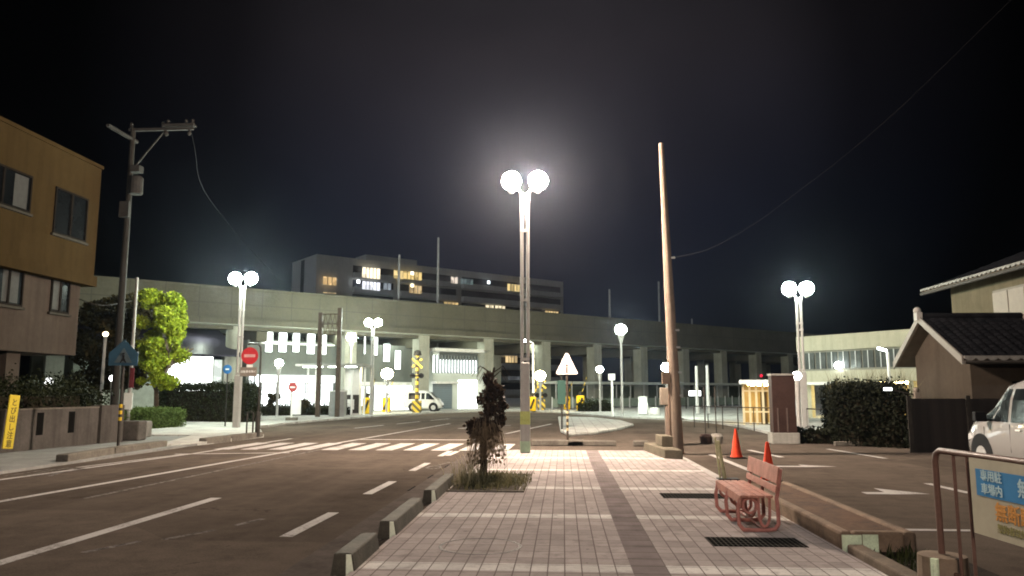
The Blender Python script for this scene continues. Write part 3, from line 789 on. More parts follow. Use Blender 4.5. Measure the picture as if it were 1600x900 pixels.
# low wall in front of it, with dark slots
wl0 = G(-30, 711, .06); wl1 = G(183, 690, .06)
wd = (wl1 - wl0); wlen = wd.length; wa = math.atan2(wd.y, wd.x)
lw = T('garden_wall', 'low stained concrete wall with narrow dark slots along the left pavement', 'wall', (wl0.x, wl0.y, .06), wa)
stained = mat('stained concrete wall', (.095, .085, .077), .85, .2, 1.2, bump=.006, streak=.7, matt=True)
MB().box(-9, wlen, 0, .18, 0, 1.06).build('wall', stained, lw, bevel=.01)
MB().box(-9, wlen - .1, -.02, .2, 1.061, 1.1).build('coping', concrete_dark, lw)
for px in (62, 111):
    d = ray(px, 665); q = Matrix.Rotation(-wa, 3, 'Z') @ Vector((wl0.x, wl0.y, 0)); dd = Matrix.Rotation(-wa, 3, 'Z') @ d; tt = q.y / dd.y
    x = dd.x * tt - q.x
    MB().box(x - .12, x + .12, -.012, -.002, .38, .98).build('slot', mat('slot shadow gap', (.004, .0035, .003), .95), lw)
MB().box(wlen - .95, wlen + .12, -.1, .28, 0, 1.13).build('end_pier', stained, lw, bevel=.01)
# yellow upright notice
p = V(15, 665, wl0.y - 0.0)
yp0 = G(15, 708, .06)
ys = T('warning_board', 'narrow yellow upright notice board with dark vertical lettering leaning on the low wall', 'notice board', (G(10, 709, .06).x, G(10, 709, .06).y, .06), wa)
zt_ = V(22, 617, G(10, 709, .06).y).z - .06
ym = mat('faded yellow board', (.52, .40, .04), .6, .12, 3, streak=.2)
L_ = Matrix.Rotation(R(5), 4, 'Y')
b = MB(); b.box(-.17, .17, -.02, .02, .12, zt_); bo = b.build('board', ym, ys, bevel=.02); bo.rotation_euler = (0, R(4.5), 0)
for i, ch in enumerate('とび出し注意'):
    text('lettering', ch, .2, mat('dark lettering', (.09, .075, .03), .7), bo, Matrix.Translation((0, -.024, zt_ - .2 - i * .205)) @ Matrix.Rotation(R(90), 4, 'X'))

# ------------------------------------------------------------------ left utility pole with crossarm
up = V(181, 600, 27); UPY = 27.0
ut = T('utility_pole', 'tall concrete utility pole with a long crossarm and transformer beside the left building', 'utility pole', (up.x, UPY, .06))
H = V(200, 203, 27).z
MB().tube([(0, 0, 0), (0, 0, H)], [.15, .09], 12).build('pole', mat('pole concrete', (.028, .026, .023), .8, .12, 2), ut, smooth=True)
oldsteel = mat('old weathered steel', (.035, .033, .031), .7, .25, 5)
arm = MB().box(-.15, 2.35, -.06, .06, H - .12, H - .02).box(1.2, 2.4, -.14, .14, H + .02, H + .1)
arm.tube([(0, 0, H - 1.7), (1.25, 0, H - .12)], .03, 6)
arm.build('crossarm', oldsteel, ut)
MB().box(-.06, .06, -1.6, .3, H - .5, H - .4).build('crossarm', oldsteel, ut)
for x in (-.08, 1.15, 1.35, 2.05, 2.3):
    MB().lathe([(.03, 0), (.07, .05), (.03, .09), (.07, .14), (.03, .2)], (x, 0, H + .02 if x < 1.2 else H + .1), 8).build('insulator', oldsteel, ut)
for x in (1.3, 2.2): MB().lathe([(.04, -.2), (.09, -.12), (.04, 0)], (x, 0, H - .13), 8).build('insulator', oldsteel, ut)
MB().lathe([(.22, 0), (.24, .06), (.24, .62), (.17, .7)], (.32, -.1, H - 2.6), 14).build('transformer', oldsteel, ut)
MB().box(-.16, .2, -.3, -.12, H - 3.5, H - 2.9).build('switch_box', oldsteel, ut)
MB().box(.1, .45, -.2, .1, H - 1.75, H - 1.5).build('switch_box', oldsteel, ut)
# dark second pole with notice
p2 = V(206, 560, 30)
t = T('service_pole', 'thin pole with a white notice plate beside the bright green tree', 'pole', (p2.x, 30, .06))
MB().tube([(0, 0, 0), (0, 0, V(210, 436, 30).z)], [.085, .06], 8).build('pole', mat('thin pole', (.2, .185, .17), .7), t, smooth=True)
pz = V(206, 628, 30).z
MB().box(-.16, .2, -.11, -.09, pz - .35, pz + .3).build('notice_plate', white_paint, t)
MB().box(.02, .2, -.11, -.09, pz + .5, pz + 1.3).build('red_panel', mat('dull red panel', (.12, .025, .03), .6), t)
def wire(name, pts, r, lb, m=dark_metal):
    P = [Vector(p) for p in pts]; out = []
    n = len(P)
    for i in range(n - 1):
        p0, p1, p2, p3 = P[max(0, i - 1)], P[i], P[i + 1], P[min(n - 1, i + 2)]
        for j in range(10):
            u = j / 10
            out.append(0.5 * ((2 * p1) + (p2 - p0) * u + (2 * p0 - 5 * p1 + 4 * p2 - p3) * u * u + (3 * p1 - p0 - 3 * p2 + p3) * u ** 3))
    out.append(P[-1])
    o = MB().tube(out, r, 5).build(name, m); return tag(o, lb, 'wire')
ae = Vector((up.x + 2.3, UPY, H - .25))
wire('overhead_wire', [ae, V(305, 235, 29), V(314, 287, 31.5), V(345, 335, 38), V(390, 388, 50), V(440, 440, 62)], .008, 'overhead wire dropping from the left crossarm towards the viaduct', mat('pale cable', (.03, .03, .033), .8, matt=True))
wire('overhead_wire', [V(120, 466, 25.7), V(160, 477, 26), V(205, 470, 30)], .015, 'thin wire between the left building and the service pole')

# ------------------------------------------------------------------ right leaning utility pole
rp = G(1059, 710)
ry = rp.y
t = T('leaning_pole', 'bare beige utility pole leaning slightly left beside the pavement steps', 'utility pole', (rp.x, ry, 0))
tp = V(1033, 224, ry)
wood = mat('weathered beige pole', (.24, .19, .15), .8, .14, 3, bump=.004, streak=.4, matt=True)
tx = tp.x - rp.x
MB().tube([(0, 0, 0), (tx * .5, 0, tp.z * .5), (tx, 0, tp.z)], [.165, .125, .065], 14).build('pole', wood, t, smooth=True)
hz = V(1050, 403, ry); 
MB().tube([(tx * hz.z / tp.z, 0, hz.z), (tx * hz.z / tp.z + .16, -.05, hz.z)], .03, 6).ball((tx * hz.z / tp.z + .17, -.05, hz.z), .035, 8, 6).build('hook', white_paint, t)
bk = MB()
for z in (.9, 1.5, 2.1, 2.75, 3.2): bk.cbox((tx * z / tp.z + .15, -.08, z), (.1, .03, .05))
bk.build('step_bolt', galv, t)
MB().tube([(-.19, -.05, 0), (-.17, -.05, 2.1)], .035, 8).box(-.36, -.16, -.14, .04, 1.8, 2.1).build('conduit', mat('brown conduit', (.16, .115, .085), .7), t)
h0 = Vector((rp.x + tx * hz.z / tp.z + .17, ry - .05, hz.z))
wire('overhead_wire', [h0, V(1110, 388, 18.6), V(1180, 349, 17), V(1250, 297, 15.2), V(1315, 247, 13.6), V(1410, 165, 11.6), V(1600, -20, 8.8)], .0026, 'sagging wire rising right from the leaning pole', mat('pale cable', (.03, .03, .033), .8, matt=True))
# concrete step / pedestal at its foot
t = T('concrete_step', 'low stepped concrete block at the foot of the leaning pole', 'concrete block', (2.45, 18.9, 0))
ca = mat('warm concrete', (.17, .15, .115), .85, .2, 3, bump=.005, matt=True)
MB().prism([(-.1, -.4), (.3, -.55), (.16, 2.2), (-.32, 2.1)], 0, .26).build('lower_block', ca, t, bevel=.02)
MB().prism([(-.05, .5), (.22, .45), (.18, 1.3), (-.1, 1.3)], .262, .52).build('upper_block', ca, t, bevel=.02)
t = T('junction_box', 'brown cable pedestal box standing behind the leaning pole', 'cable box', (V(1046, 640, 23.5).x, 23.5, 0))
MB().box(-.13, .13, -.12, .12, 0, 1.2).build('cabinet', mat('brown pedestal', (.2, .15, .12), .7), t, bevel=.02)
MB().box(-.27, .16, -.15, .15, 1.2, 1.72).build('upper_cabinet', mat('beige cabinet', (.2, .165, .13), .6), t, bevel=.02)
MB().ball((.1, -.2, 1.66), .04, 8, 6).build('lamp', lampmat('box lamp', (1, .95, .85), 6), t)

# ------------------------------------------------------------------ signs
def round_face(mb, c, r, t): return mb.disc(c, r, t, 'y', 28)
# red round sign on a gooseneck
rb = G(402, 682, .06)
t = T('red_road_sign', 'round red no entry sign on a hooked dark post at the left corner', 'road sign', (rb.x, rb.y, .06))
zs = V(391, 556, rb.y).z - .06; xs = V(391, 556, rb.y).x - rb.x
MB().tube([(0, 0, 0), (0, 0, zs + .1), (-.02, 0, zs + .3), (-.1, 0, zs + .42), (xs, 0, zs + .44), (xs - .1, 0, zs + .4)], .035, 8).build('post', dark_metal, t, smooth=True)
round_face(MB(), (xs, -.05, zs), .30, .02).build('disc', mat('sign red', (.42, .025, .03), .45, .1, 4), t)
MB().box(xs - .2, xs + .2, -.058, -.052, zs - .05, zs + .05).build('bar', mat('sign pinkish white', (.55, .30, .28), .5), t)
MB().box(xs - .32, xs + .28, -.05, -.03, zs - .72, zs - .40).build('lower_plate', mat('dull plate', (.20, .17, .14), .6), t)
text('lettering', '自転車を除く', .095, white_paint, t, Matrix.Translation((xs - .02, -.055, zs - .56)) @ Matrix.Rotation(R(90), 4, 'X'))
MB().box(xs - .1, xs + .12, -.045, -.03, zs - .42, zs - .31).build('upper_plate', white_paint, t)
MB().tube([(0, 0, 0), (0, 0, .85)], .085, 10).build('sleeve', dark_metal, t)
t = T('barrier_hoop', 'small dark metal hoop beside the foot of the red round sign', 'barrier', (rb.x - .25, rb.y - .05, .06))
MB().tube([(-.12, .0, 0), (-.12, 0, .8), (.0, 0, .86), (.1, 0, .8), (.1, 0, 0)], .03, 8).build('hoop', dark_metal, t)
# blue round sign on the left lamp
p = V(356, 577, 33.2)
t = T('blue_road_sign', 'small round blue sign at the left lamp post', 'road sign', (p.x, 33.2, .1))
MB().tube([(0, 0, 0), (0, 0, p.z)], .03, 8).build('post', dark_metal, t)
round_face(MB(), (0, -.05, p.z - .1), .2, .015).build('disc', mat('sign blue', (.03, .12, .3), .4, .1, 4), t)
MB().box(-.08, .08, -.056, -.051, p.z - .13, p.z - .07).build('symbol', white_paint, t)
# pentagon crossing sign on striped post
bp = G(184, 704, .06)
t = T('crossing_sign', 'blue pentagon pedestrian crossing sign on a dark post with yellow bands', 'road sign', (bp.x, bp.y, .06), R(18))
zs = V(192, 555, bp.y).z - .06
MB().tube([(0, 0, 0), (0, 0, zs + .3)], .038, 8).build('post', dark_metal, t)
for z in (.78, .95, 1.12): MB().tube([(0, 0, z), (0, 0, z + .09)], .043, 8).build('yellow_band', yellow_paint, t)
pen = [(-.36, zs - .28), (.36, zs - .28), (.36, zs + .05), (0, zs + .42), (-.36, zs + .05)]
MB().ext([(x, -.06, z) for x, z in pen], (0, .015, 0)).build('plate', mat('crossing sign blue', (.022, .055, .085), .4, .15, 3), t)
MB().ext([(-.22, -.065, zs - .2), (.22, -.065, zs - .2), (0, -.065, zs + .2)], (0, .004, 0)).build('triangle', mat('dull sign white', (.06, .08, .09), .5), t)
MB().cbox((0, -.07, zs - .08), (.05, .006, .16)).ball((0, -.07, zs + .04), .03, 8, 6).cbox((.04, -.07, zs - .15), (.03, .006, .12), 0, 0, R(-25)).cbox((-.04, -.07, zs - .15), (.03, .006, .12), 0, 0, R(25)).build('walking_figure', black, t)
# pale triangle sign
tb = G(887, 697)
t = T('triangle_sign', 'pale upright triangular sign on a thin dark post at the end of the tiled pavement', 'road sign', (tb.x, tb.y, 0), R(-3))
zb1 = V(888, 585, tb.y).z; zt1 = V(888, 552, tb.y).z
MB().tube([(0, 0, 0), (0, 0, zt1 - .2)], .034, 8).build('post', mat('brown post', (.06, .045, .035), .6), t)
for z in (.45, .62, .8, .95): MB().tube([(0, 0, z), (0, 0, z + .08)], .039, 8).build('pale_band', mat('band pale', (.4, .34, .2), .6), t)
w = .33
pts = [(-w, zb1 + .03), (-w + .05, zb1), (w - .05, zb1), (w, zb1 + .03), (.04, zt1), (-.04, zt1)]
MB().ext([(x, -.06, z) for x, z in pts], (0, .018, 0)).build('plate', mat('pinkish white plate', (.72, .62, .60), .5, .06), t)
MB().cbox((0, -.066, zb1 + .13), (.05, .006, .2)).cbox((0, -.066, zb1 + .27), (.07, .006, .06)).build('symbol', mat('dark symbol', (.09, .06, .055), .6), t)
p = G(878, 676)
t = T('slim_marker_post', 'thin dark green marker post just behind the triangular sign', 'post', (p.x, p.y + .3, .1))
MB().tube([(0, 0, 0), (0, 0, V(878, 588, p.y).z)], .035, 8).build('post', dark_metal, t)
MB().box(-.16, .16, -.06, -.04, 1.0, 1.95).build('plate', mat('green plate', (.05, .11, .09), .6), t)
# white notice board on a foot, with small red sign
p = G(455, 657, .1)
t = T('notice_sign', 'white notice board with a small red round sign on a white post by the hedge', 'road sign', (p.x, p.y, .1))
zt1 = V(456, 600, p.y).z
MB().tube([(0, 0, 0), (0, 0, zt1)], .05, 8).build('post', white_paint, t)
zz = V(456, 605, p.y).z - .1
round_face(MB(), (.04, -.08, zz), .24, .02).build('disc', mat('small sign red', (.35, .06, .06), .5), t)
MB().box(-.1, .18, -.087, -.081, zz - .04, zz + .04).build('bar', white_paint, t)
zz = V(460, 640, p.y).z
MB().box(-.02, .52, -.08, -.06, zz - .35, zz + .45).build('board', white_paint, t)
MB().box(-.25, .3, -.2, .2, 0, .16).build('foot', concrete_dark, t, bevel=.02)
# white bus stop post
p = G(957, 651, .1)
t = T('bus_stop', 'tall slim white stop post with a small head on the plaza beside the single lamp', 'bus stop', (p.x, p.y, .1))
zt1 = V(957, 584, p.y).z
MB().tube([(0, 0, 0), (0, 0, zt1 - .1)], .07, 8).build('post', white_paint, t)
MB().box(-.22, .2, -.05, .05, zt1 - .5, zt1 - .1).build('head', white_paint, t, bevel=.02)

# ------------------------------------------------------------------ lattice gate tower, shelter, station column
p = V(512, 630, 46)
t = T('lattice_tower', 'dark two legged steel tower with a lattice top in front of the station', 'tower', (p.x, 46, .1))
zt1 = V(525, 484, 46).z; zl = V(500, 491, 46).z
hw = 15 / 1200 * 46
rust = mat('rusty steel', (.085, .065, .05), .7, .3, 3)
MB().box(-hw - .14, -hw + .1, -.12, .12, 0, zl).build('leg', rust, t); MB().box(hw - .1, hw + .14, -.12, .12, 0, zt1).build('leg', rust, t)
la = MB()
for z in (zl - .1, zl - .7, zl - 1.35): la.tube([(-hw, 0, z), (hw, 0, z)], .035, 5)
for i in range(4):
    x0 = -hw + 2 * hw * i / 4; x1 = -hw + 2 * hw * (i + 1) / 4
    la.tube([(x0, 0, zl - 1.35), (x1, 0, zl - .1)], .02, 4).tube([(x1, 0, zl - 1.35), (x0, 0, zl - .1)], .02, 4)
la.build('lattice', rust, t)
p = V(520, 600, 49)
t = T('bus_shelter', 'flat roofed bus shelter with lights under its roof behind the lattice tower', 'bus shelter', (p.x, 49, .1))
x0 = V(470, 570, 49).x - p.x; x1 = V(574, 570, 49).x - p.x; zr = V(500, 573, 49).z - .1
MB().box(x0, x1, -1.0, 1.2, zr, zr + .16).build('roof', mat('shelter roof', (.25, .25, .23), .5), t)
for x in (x0 + .3, -1.3, .1, 1.1, x1 - .3): MB().tube([(x, .6, 0), (x, .6, zr)], .07, 8).build('post', white_paint, t)
for x in (x0 + .7, -.9, 0.2, 1.3): MB().box(x - .35, x + .35, -.6, -.4, zr - .06, zr - .002).build('strip_light', lampmat('shelter light', (.9, 1, .88), 14), t)
p = V(552, 600, 50.5)
t = T('map_pillar', 'broad pale pillar with a white panel at its foot beside the bus shelter', 'pillar', (p.x, 50.5, .1))
MB().box(-.5, .5, -.3, .3, 0, V(550, 575, 50.5).z).build('shaft', white_paint, t)
MB().box(-.55, .5, -.38, -.31, .1, 1.3).build('panel', dark_metal, t); MB().box(-.25, .2, -.41, -.385, .35, 1.0).build('poster', white_paint, t)
p = G(530, 650, .1)
t = T('utility_cabinet', 'plain grey metal cabinet at the foot of the lattice tower', 'cabinet', (p.x, 47.2, .1))
MB().box(-.45, .5, -.3, .3, 0, 1.5).build('cabinet', mat('cabinet grey', (.3, .31, .3), .5), t, bevel=.02)
MB().box(-.48, .53, -.33, .33, 1.501, 1.58).build('lid', white_paint, t)

# ------------------------------------------------------------------ level crossing gear
def crossing_signal(px, base_y, top, Y, lb, lamps=True):
    p = V(px, base_y, Y)
    t = T('crossing_signal', lb, 'crossing signal', (p.x, Y, .1), 0, 'level crossing signals')
    H = V(px, top, Y).z - .1
    MB().tube([(0, 0, 0), (0, 0, H)], .13, 10).build('post', yb_stripe, t)
    x = MB(); x.cbox((0, -.16, H - .55), (1.05, .03, .17), 0, 0, R(40)); x.build('crossbuck', yb_slant, t)
    x = MB(); x.cbox((0, -.2, H - .55), (1.05, .03, .17), 0, 0, R(-40)); x.build('crossbuck', yb_slant, t)
    for s in (-.32, .32):
        l = MB().disc((s, -.2, H - 1.45), .2, .12, 'y', 16).build('signal_lamp', black, t)
    MB().box(-.45, .45, -.2, -.1, H - 1.5, H - 1.4).build('lamp_arm', dark_metal, t)
    MB().lathe([(.05, 0), (.3, .05), (.24, .35), (.05, .42)], (0, 0, H), 12).build('bell', dark_metal, t)
    MB().box(-.32, .32, -.25, .25, 0, .85).build('base_box', yb_slant, t, bevel=.02)
crossing_signal(651, 640, 556, 56, 'yellow and black level crossing signal by the parked white van')
crossing_signal(846, 640, 590, 64, 'yellow and black level crossing signal behind the middle lamp post')
def barrier(px, Y, lb, sc=1.0, arm=False):
    p = V(px, 630, Y)
    t = T('crossing_barrier', lb, 'crossing barrier', (p.x, Y, .1), 0, 'level crossing barrier machines')
    MB().box(-.28 * sc, .28 * sc, -.25, .25, 0, 1.1 * sc).build('machine', mat('barrier yellow', (.75, .47, .02), .5, .15, 4), t, bevel=.06)
    MB().cbox((0, -.256, .55 * sc), (.16, .01, .8 * sc), 0, 0, R(20)).build('stripe', black, t)
    MB().lathe([(.12, 0), (.12, .3)], (.0, 0, 1.1 * sc), 10).build('head', dark_metal, t)
    MB().tube([(.1, 0, 1.2 * sc), (.5, 0, 2.4 * sc)], .03, 6).build('arm_stub', yb_stripe, t)
barrier(574, 52, 'yellow barrier machine at the foot of the station twin lamp')
barrier(604, 57, 'yellow barrier machine in front of the bright doorway, between the lamp and the van')
barrier(832, 61, 'yellow barrier machine half hidden by the middle lamp post')
barrier(886, 66, 'yellow barrier machine just behind the triangular sign post')
barrier(907, 62, 'bright yellow barrier machine right of the triangular sign', 1.1)
# red lamp of a far signal
p = V(1189, 589, 62)
t = T('signal_post', 'thin far post with a small red lamp above the yellow lit booth', 'signal', (p.x, 62, .1))
MB().tube([(0, 0, 0), (0, 0, p.z)], .06, 6).build('post', dark_metal, t)
MB().ball((0, -.1, p.z), .12, 10, 8).build('lamp', lampmat('red light', (1, .02, .06), 1.2), t)

# ------------------------------------------------------------------ vehicles
def van(name, lb, loc, rz, L=4.6, W=1.72, H=1.85, hood=.85, body=None, sc=1.0, slant=.75):
    t = T(name, lb, 'van', loc, rz)
    # x runs from tail (0) to nose (L); sections: x, bottom, belt, top, half width low, half width top
    st = [(0, .38, .98, 1.60, .72, .55), (.12, .28, 1.0, H - .1, .82, .62), (.5, .24, 1.0, H, .86, .66), (1.6, .22, .99, H + .02, .86, .68), (L - hood - slant - .5, .22, .97, H, .86, .67),
          (L - hood - slant, .22, .96, H - .08, .86, .64), (L - hood - slant * .45, .22, .95, H - .42, .86, .62), (L - hood, .22, .94, 1.12, .86, .70), (L - hood * .6, .24, .86, 1.03, .85, .68), (L - .25, .26, .72, .90, .80, .6), (L - .05, .32, .6, .74, .68, .5), (L, .4, .52, .62, .55, .4)]
    def sec(s):
        x, zb, zl, zt, w, wt = s
        h = [(w - .06, zb), (w, zb + .14), (w + .01, (zb + zl) / 2), (w, zl), (w * .5 + wt * .5 + .03, (zl + zt) / 2 + .02), (wt, zt - .07), (wt - .14, zt - .005), (0, zt + .015)]
        return [(x, -a, b) for a, b in h] + [(x, a, b) for a, b in reversed(h[:-1])]
    mb = MB(); S = [sec(s) for s in st]; n = len(S[0])
    vs = [v for s in S for v in s]
    fs = [(i * n + j, i * n + (j + 1) % n, (i + 1) * n + (j + 1) % n, (i + 1) * n + j) for i in range(len(S) - 1) for j in range(n)] + [tuple(range(n)), tuple(range((len(S) - 1) * n, len(S) * n))]
    mb.add(vs, fs)
    bo = mb.build('body', body, t, smooth=True)
    bo.data.set_sharp_from_angle(angle=R(75))
    def at(x):
        for a, b in zip(st[:-1], st[1:]):
            if a[0] <= x <= b[0]:
                u = (x - a[0]) / (b[0] - a[0]); return [p + (q - p) * u for p, q in zip(a, b)]
    def side(x, z, sgn, o=.012):
        _, zb, zl, zt, w, wt = at(x)
        h = [(zl, w), ((zl + zt) / 2 + .02, w * .5 + wt * .5 + .03), (zt - .07, wt)]
        y = w
        for (z0, y0), (z1, y1) in zip(h[:-1], h[1:]):
            if z0 <= z <= z1 or (z > z1 and z1 == h[-1][0]): y = y0 + (y1 - y0) * (z - z0) / (z1 - z0)
        return (x, sgn * (y + o), z)
    xw = L - hood - slant
    def strip(xa, xb, za, ztop, sgn):
        m = MB(); k = 6; pts = []
        for i in range(k + 1):
            x = xa + (xb - xa) * i / k
            top = min(ztop, at(x)[3] - .14)
            zlo = min(za, top - .02)
            for j in range(4): pts.append(side(x, zlo + (top - zlo) * j / 3, sgn))
        m.add(pts, [(i * 4 + j, (i + 1) * 4 + j, (i + 1) * 4 + j + 1, i * 4 + j + 1) for i in range(k) for j in range(3)])
        return m
    for sgn in (-1, 1):
        for xa, xb in ((.45, 1.45), (1.55, xw - .35), (xw - .25, L - hood - .12)):
            strip(xa, xb, 1.02, H - .2, sgn).build('side_window', glass_dark, t)
        mx = L - hood - .28
        b = MB().cbox((mx, sgn * 1.0, 1.10), (.12, .22, .19)); b.tube([(mx, sgn * .84, 1.03), (mx, sgn * .98, 1.06)], .025, 6); b.build('mirror', black, t, bevel=.03)
        for gx_, ga, gb in ((1.5, .45, .98), (xw - .3, .45, .98), (L - hood - .15, .5, .9)):
            MB().tube([side(gx_, ga, sgn, .003), side(gx_, gb, sgn, .003)], .008, 4).build('door_gap', black, t)
        for x in (1.62, xw - .6): MB().cbox((x, sgn * .875, .88), (.16, .03, .03)).build('door_handle', white_paint, t)
        hl = MB(); yb = .80
        hl.add([(L - .55, sgn * (at(L - .55)[4] + .012), .66), (L - .28, sgn * (at(L - .28)[4] + .014), .60), (L - .28, sgn * (at(L - .28)[4] + .008), .72), (L - .62, sgn * (at(L - .62)[4] + .012), .80)], [(0, 1, 2, 3)])
        hl.build('headlight', mat('lamp glass', (.5, .5, .5), .1, .1), t)
        MB().cbox((.03, sgn * .64, 1.1), (.06, .14, .5)).build('tail_light', mat('tail red', (.3, .01, .01), .2), t)
        for x in (.85, L - .85 if hood > .6 else L - .7):
            w = MB().lathe([(.12, -.1), (.30, -.1), (.32, -.06), (.32, .06), (.30, .1), (.12, .1)], (0, 0, 0), 22)
            o = w.build('wheel', mat('tyre', (.02, .02, .02), .85), t, smooth=True); o.rotation_euler = (R(90), 0, 0); o.location = (x, sgn * .765, .32)
            o2 = MB().lathe([(.02, .0), (.19, .0), (.2, .04), (.02, .05)], (0, 0, 0), 18).build('rim', galv, o); o2.location = (0, 0, .07 if sgn < 0 else -.12)
            a_ = MB()
            a_.disc((x, sgn * .815, .36), .40, sgn * .058, 'y', 26); a_.build('wheel_arch', black, t)
    wm = MB(); pts = []
    for i in range(6):
        x = xw + .06 + (L - hood - .06 - xw) * i / 5; _, zb, zl, zt, w, wt = at(x)
        for j in range(5):
            pts.append((x + .012, (wt - .12) * (j / 2 - 1), zt + .02))
    wm.add(pts, [(i * 5 + j, (i + 1) * 5 + j, (i + 1) * 5 + j + 1, i * 5 + j + 1) for i in range(5) for j in range(4)])
    wm.build('windscreen', glass_dark, t)
    MB().box(L - .04, L + .01, -.5, .5, .36, .5).build('bumper_grille', black, t)
    t.scale = (sc, sc, sc)
    return t
vb = mat('white car paint', (.22, .212, .205), .22, .03, 2)
vb.node_tree.nodes['Principled BSDF'].inputs['Coat Weight'].default_value = .6
wv = G(1537, 737)
van('parked_van', 'white minivan parked in the car park at the right edge, its nose pointing away', (wv.x + .86, wv.y - 3.75, .004), R(90), body=vb)
p = V(640, 640, 60)
van('parked_van', 'small white van parked beside the crossing signal under the viaduct', (V(633, 640, 60).x, 60, .1), R(0), L=3.3, hood=.5, H=1.75, body=mat('far van white paint', (.62, .62, .60), .3, .04, 2), slant=.6, sc=.9)

# ------------------------------------------------------------------ bench, cones, planter, barricade (car park side)
pinkwood = mat('faded red bench slats', (.36, .17, .13), .6, .3, 7, bump=.002)
pinkmet = mat('faded pink bench steel', (.40, .17, .145), .5, .28, 9)
bt = T('bench', 'faded pink bench with curled tube legs at the right edge of the pavement', 'bench', (1.97, 8.95, SWZ), R(-1.0))
BLn = 1.5
for i in range(4):
    MB().box(.0 + i * .09, .078 + i * .09, 0, BLn, .375, .405).build('seat_slat', pinkwood, bt, bevel=.006)
MB().box(-.016, -.001, 0, BLn, .31, .40).build('seat_front', pinkwood, bt)
M_ = Matrix.Translation((.372, 0, .435)) @ Matrix.Rotation(R(9), 4, 'Y')
MB().box(0, .022, 0, BLn, 0, .075, M_).build('back_slat', pinkwood, bt, bevel=.005)
MB().box(0, .022, 0, BLn, .10, .285, M_).build('back_slat', pinkwood, bt, bevel=.005)
for i, y in enumerate((.06, .75, 1.44)):
    pts = [(.0, y, .37), (-.03, y, .24), (-.02, y, .08), (.03, y, .022), (.12, y, .02), (.28, y, .02), (.37, y, .035), (.41, y, .09), (.41, y, .2), (.40, y, .37), (.418, y, .45), (.455, y, .69)]
    sm = []
    for k in range(len(pts) - 1):
        for u in (0, .5): sm.append(Vector(pts[k]).lerp(Vector(pts[k + 1]), u))
    sm.append(Vector(pts[-1]))
    MB().tube(sm, .022, 8).build('leg', pinkmet, bt, smooth=True)
    cr = [(.10 + .075 * math.cos(a), y, .285 + .08 * math.sin(a)) for a in [2 * PI * k / 18 for k in range(19)]]
    cr2 = [(.26 + .06 * math.cos(a), y, .22 - .16 * math.sin(a)) for a in [PI * k / 10 for k in range(11)]]
    MB().tube(cr, .017, 7).build('scroll', pinkmet, bt, smooth=True)
    MB().tube([(.32, y, .37)] + cr2 + [(.2, y, .37)], .016, 7).build('scroll', pinkmet, bt, smooth=True)
MB().tube([(.25, .06, .03), (.25, 1.44, .03)], .014, 6).build('stretcher', pinkmet, bt)
# cones
def cone(x, y, lb):
    t = T('traffic_cone', lb, 'traffic cone', (x, y, .004), R(8), 'orange traffic cones in the car park')
    MB().lathe([(.15, .03), (.12, .1), (.03, .68), (.022, .70), (.012, .70)], (0, 0, 0), 22).build('cone', mat('cone orange', (.62, .06, .025), .5, .1, 5), t, smooth=True)
    MB().prism([(-.19, -.15), (-.15, -.19), (.15, -.19), (.19, -.15), (.19, .15), (.15, .19), (-.15, .19), (-.19, .15)], 0, .03).build('base', mat('cone base rubber', (.025, .02, .018), .8), t)
p = G(1151, 716); cone(p.x, p.y, 'orange cone standing clear on the car park, left of the other cone')
p = V(1199, 700, 14.4); cone(p.x, 14.4, 'orange cone half hidden behind the back of the pink bench')
# leaning stake behind the bench
p = G(1130, 752)
t = T('barrier_stake', 'pale greenish stake leaning beside the far end of the bench', 'stake', (p.x, p.y - .1, .004))
MB().tube([(.02, 0, 0), (-.09, 0, .72)], .035, 8).tube([(-.06, .04, .0), (-.13, .04, .78)], .016, 6).build('stake', mat('pale stake', (.42, .40, .24), .6, .2, 6), t)
MB().box(-.12, .25, -.12, .12, 0, .06).build('foot', black, t)
# chain posts on concrete feet near the pole
for px, lb in ((1103, 'thin steel post in a dark bucket foot right of the leaning pole'), (1120, 'thin steel post in a pale concrete foot right of the leaning pole')):
    p = G(px, 693)
    t = T('barrier_post', lb, 'barrier post', (p.x, p.y, 0), 0, 'thin posts right of the leaning pole')
    dk = px == 1103
    MB().lathe([(.17, 0), (.2, .22), (.14, .3), (.03, .31)], (0, 0, 0), 12).build('foot', mat('bucket' if dk else 'foot concrete', (.06, .04, .035) if dk else (.25, .23, .2), .8), t)
    MB().tube([(0, 0, .3), (-.01, 0, 1.75)], .02, 6).build('post', dark_metal, t)
# planter box
rusty = mat('rusty planter lid', (.085, .045, .026), .85, .4, 3, bump=.006)
t = T('planter_box', 'long low concrete planter bed with rust brown fill running from the bench towards the barricade', 'planter', (2.74, 8.1, 0), R(0))
rimm = mat('planter rim', (.17, .12, .085), .85, .3, 4, bump=.005)
MB().box(0, .12, 0, 4.4, 0, .22).box(.62, .74, 0, 4.4, 0, .22).box(.121, .619, 0, .12, 0, .22).box(.121, .619, 4.28, 4.4, 0, .22).build('rim', rimm, t, bevel=.03)
MB().box(.121, .619, .121, 4.279, 0, .2).build('fill', rusty, t)
gp = mat('pale green end paint', (.62, .72, .52), .7, .25, 7)
MB().box(.01, .20, -.012, -.002, .02, .19).box(.21, .36, -.012, -.002, .02, .195).build('pale_end', gp, t)
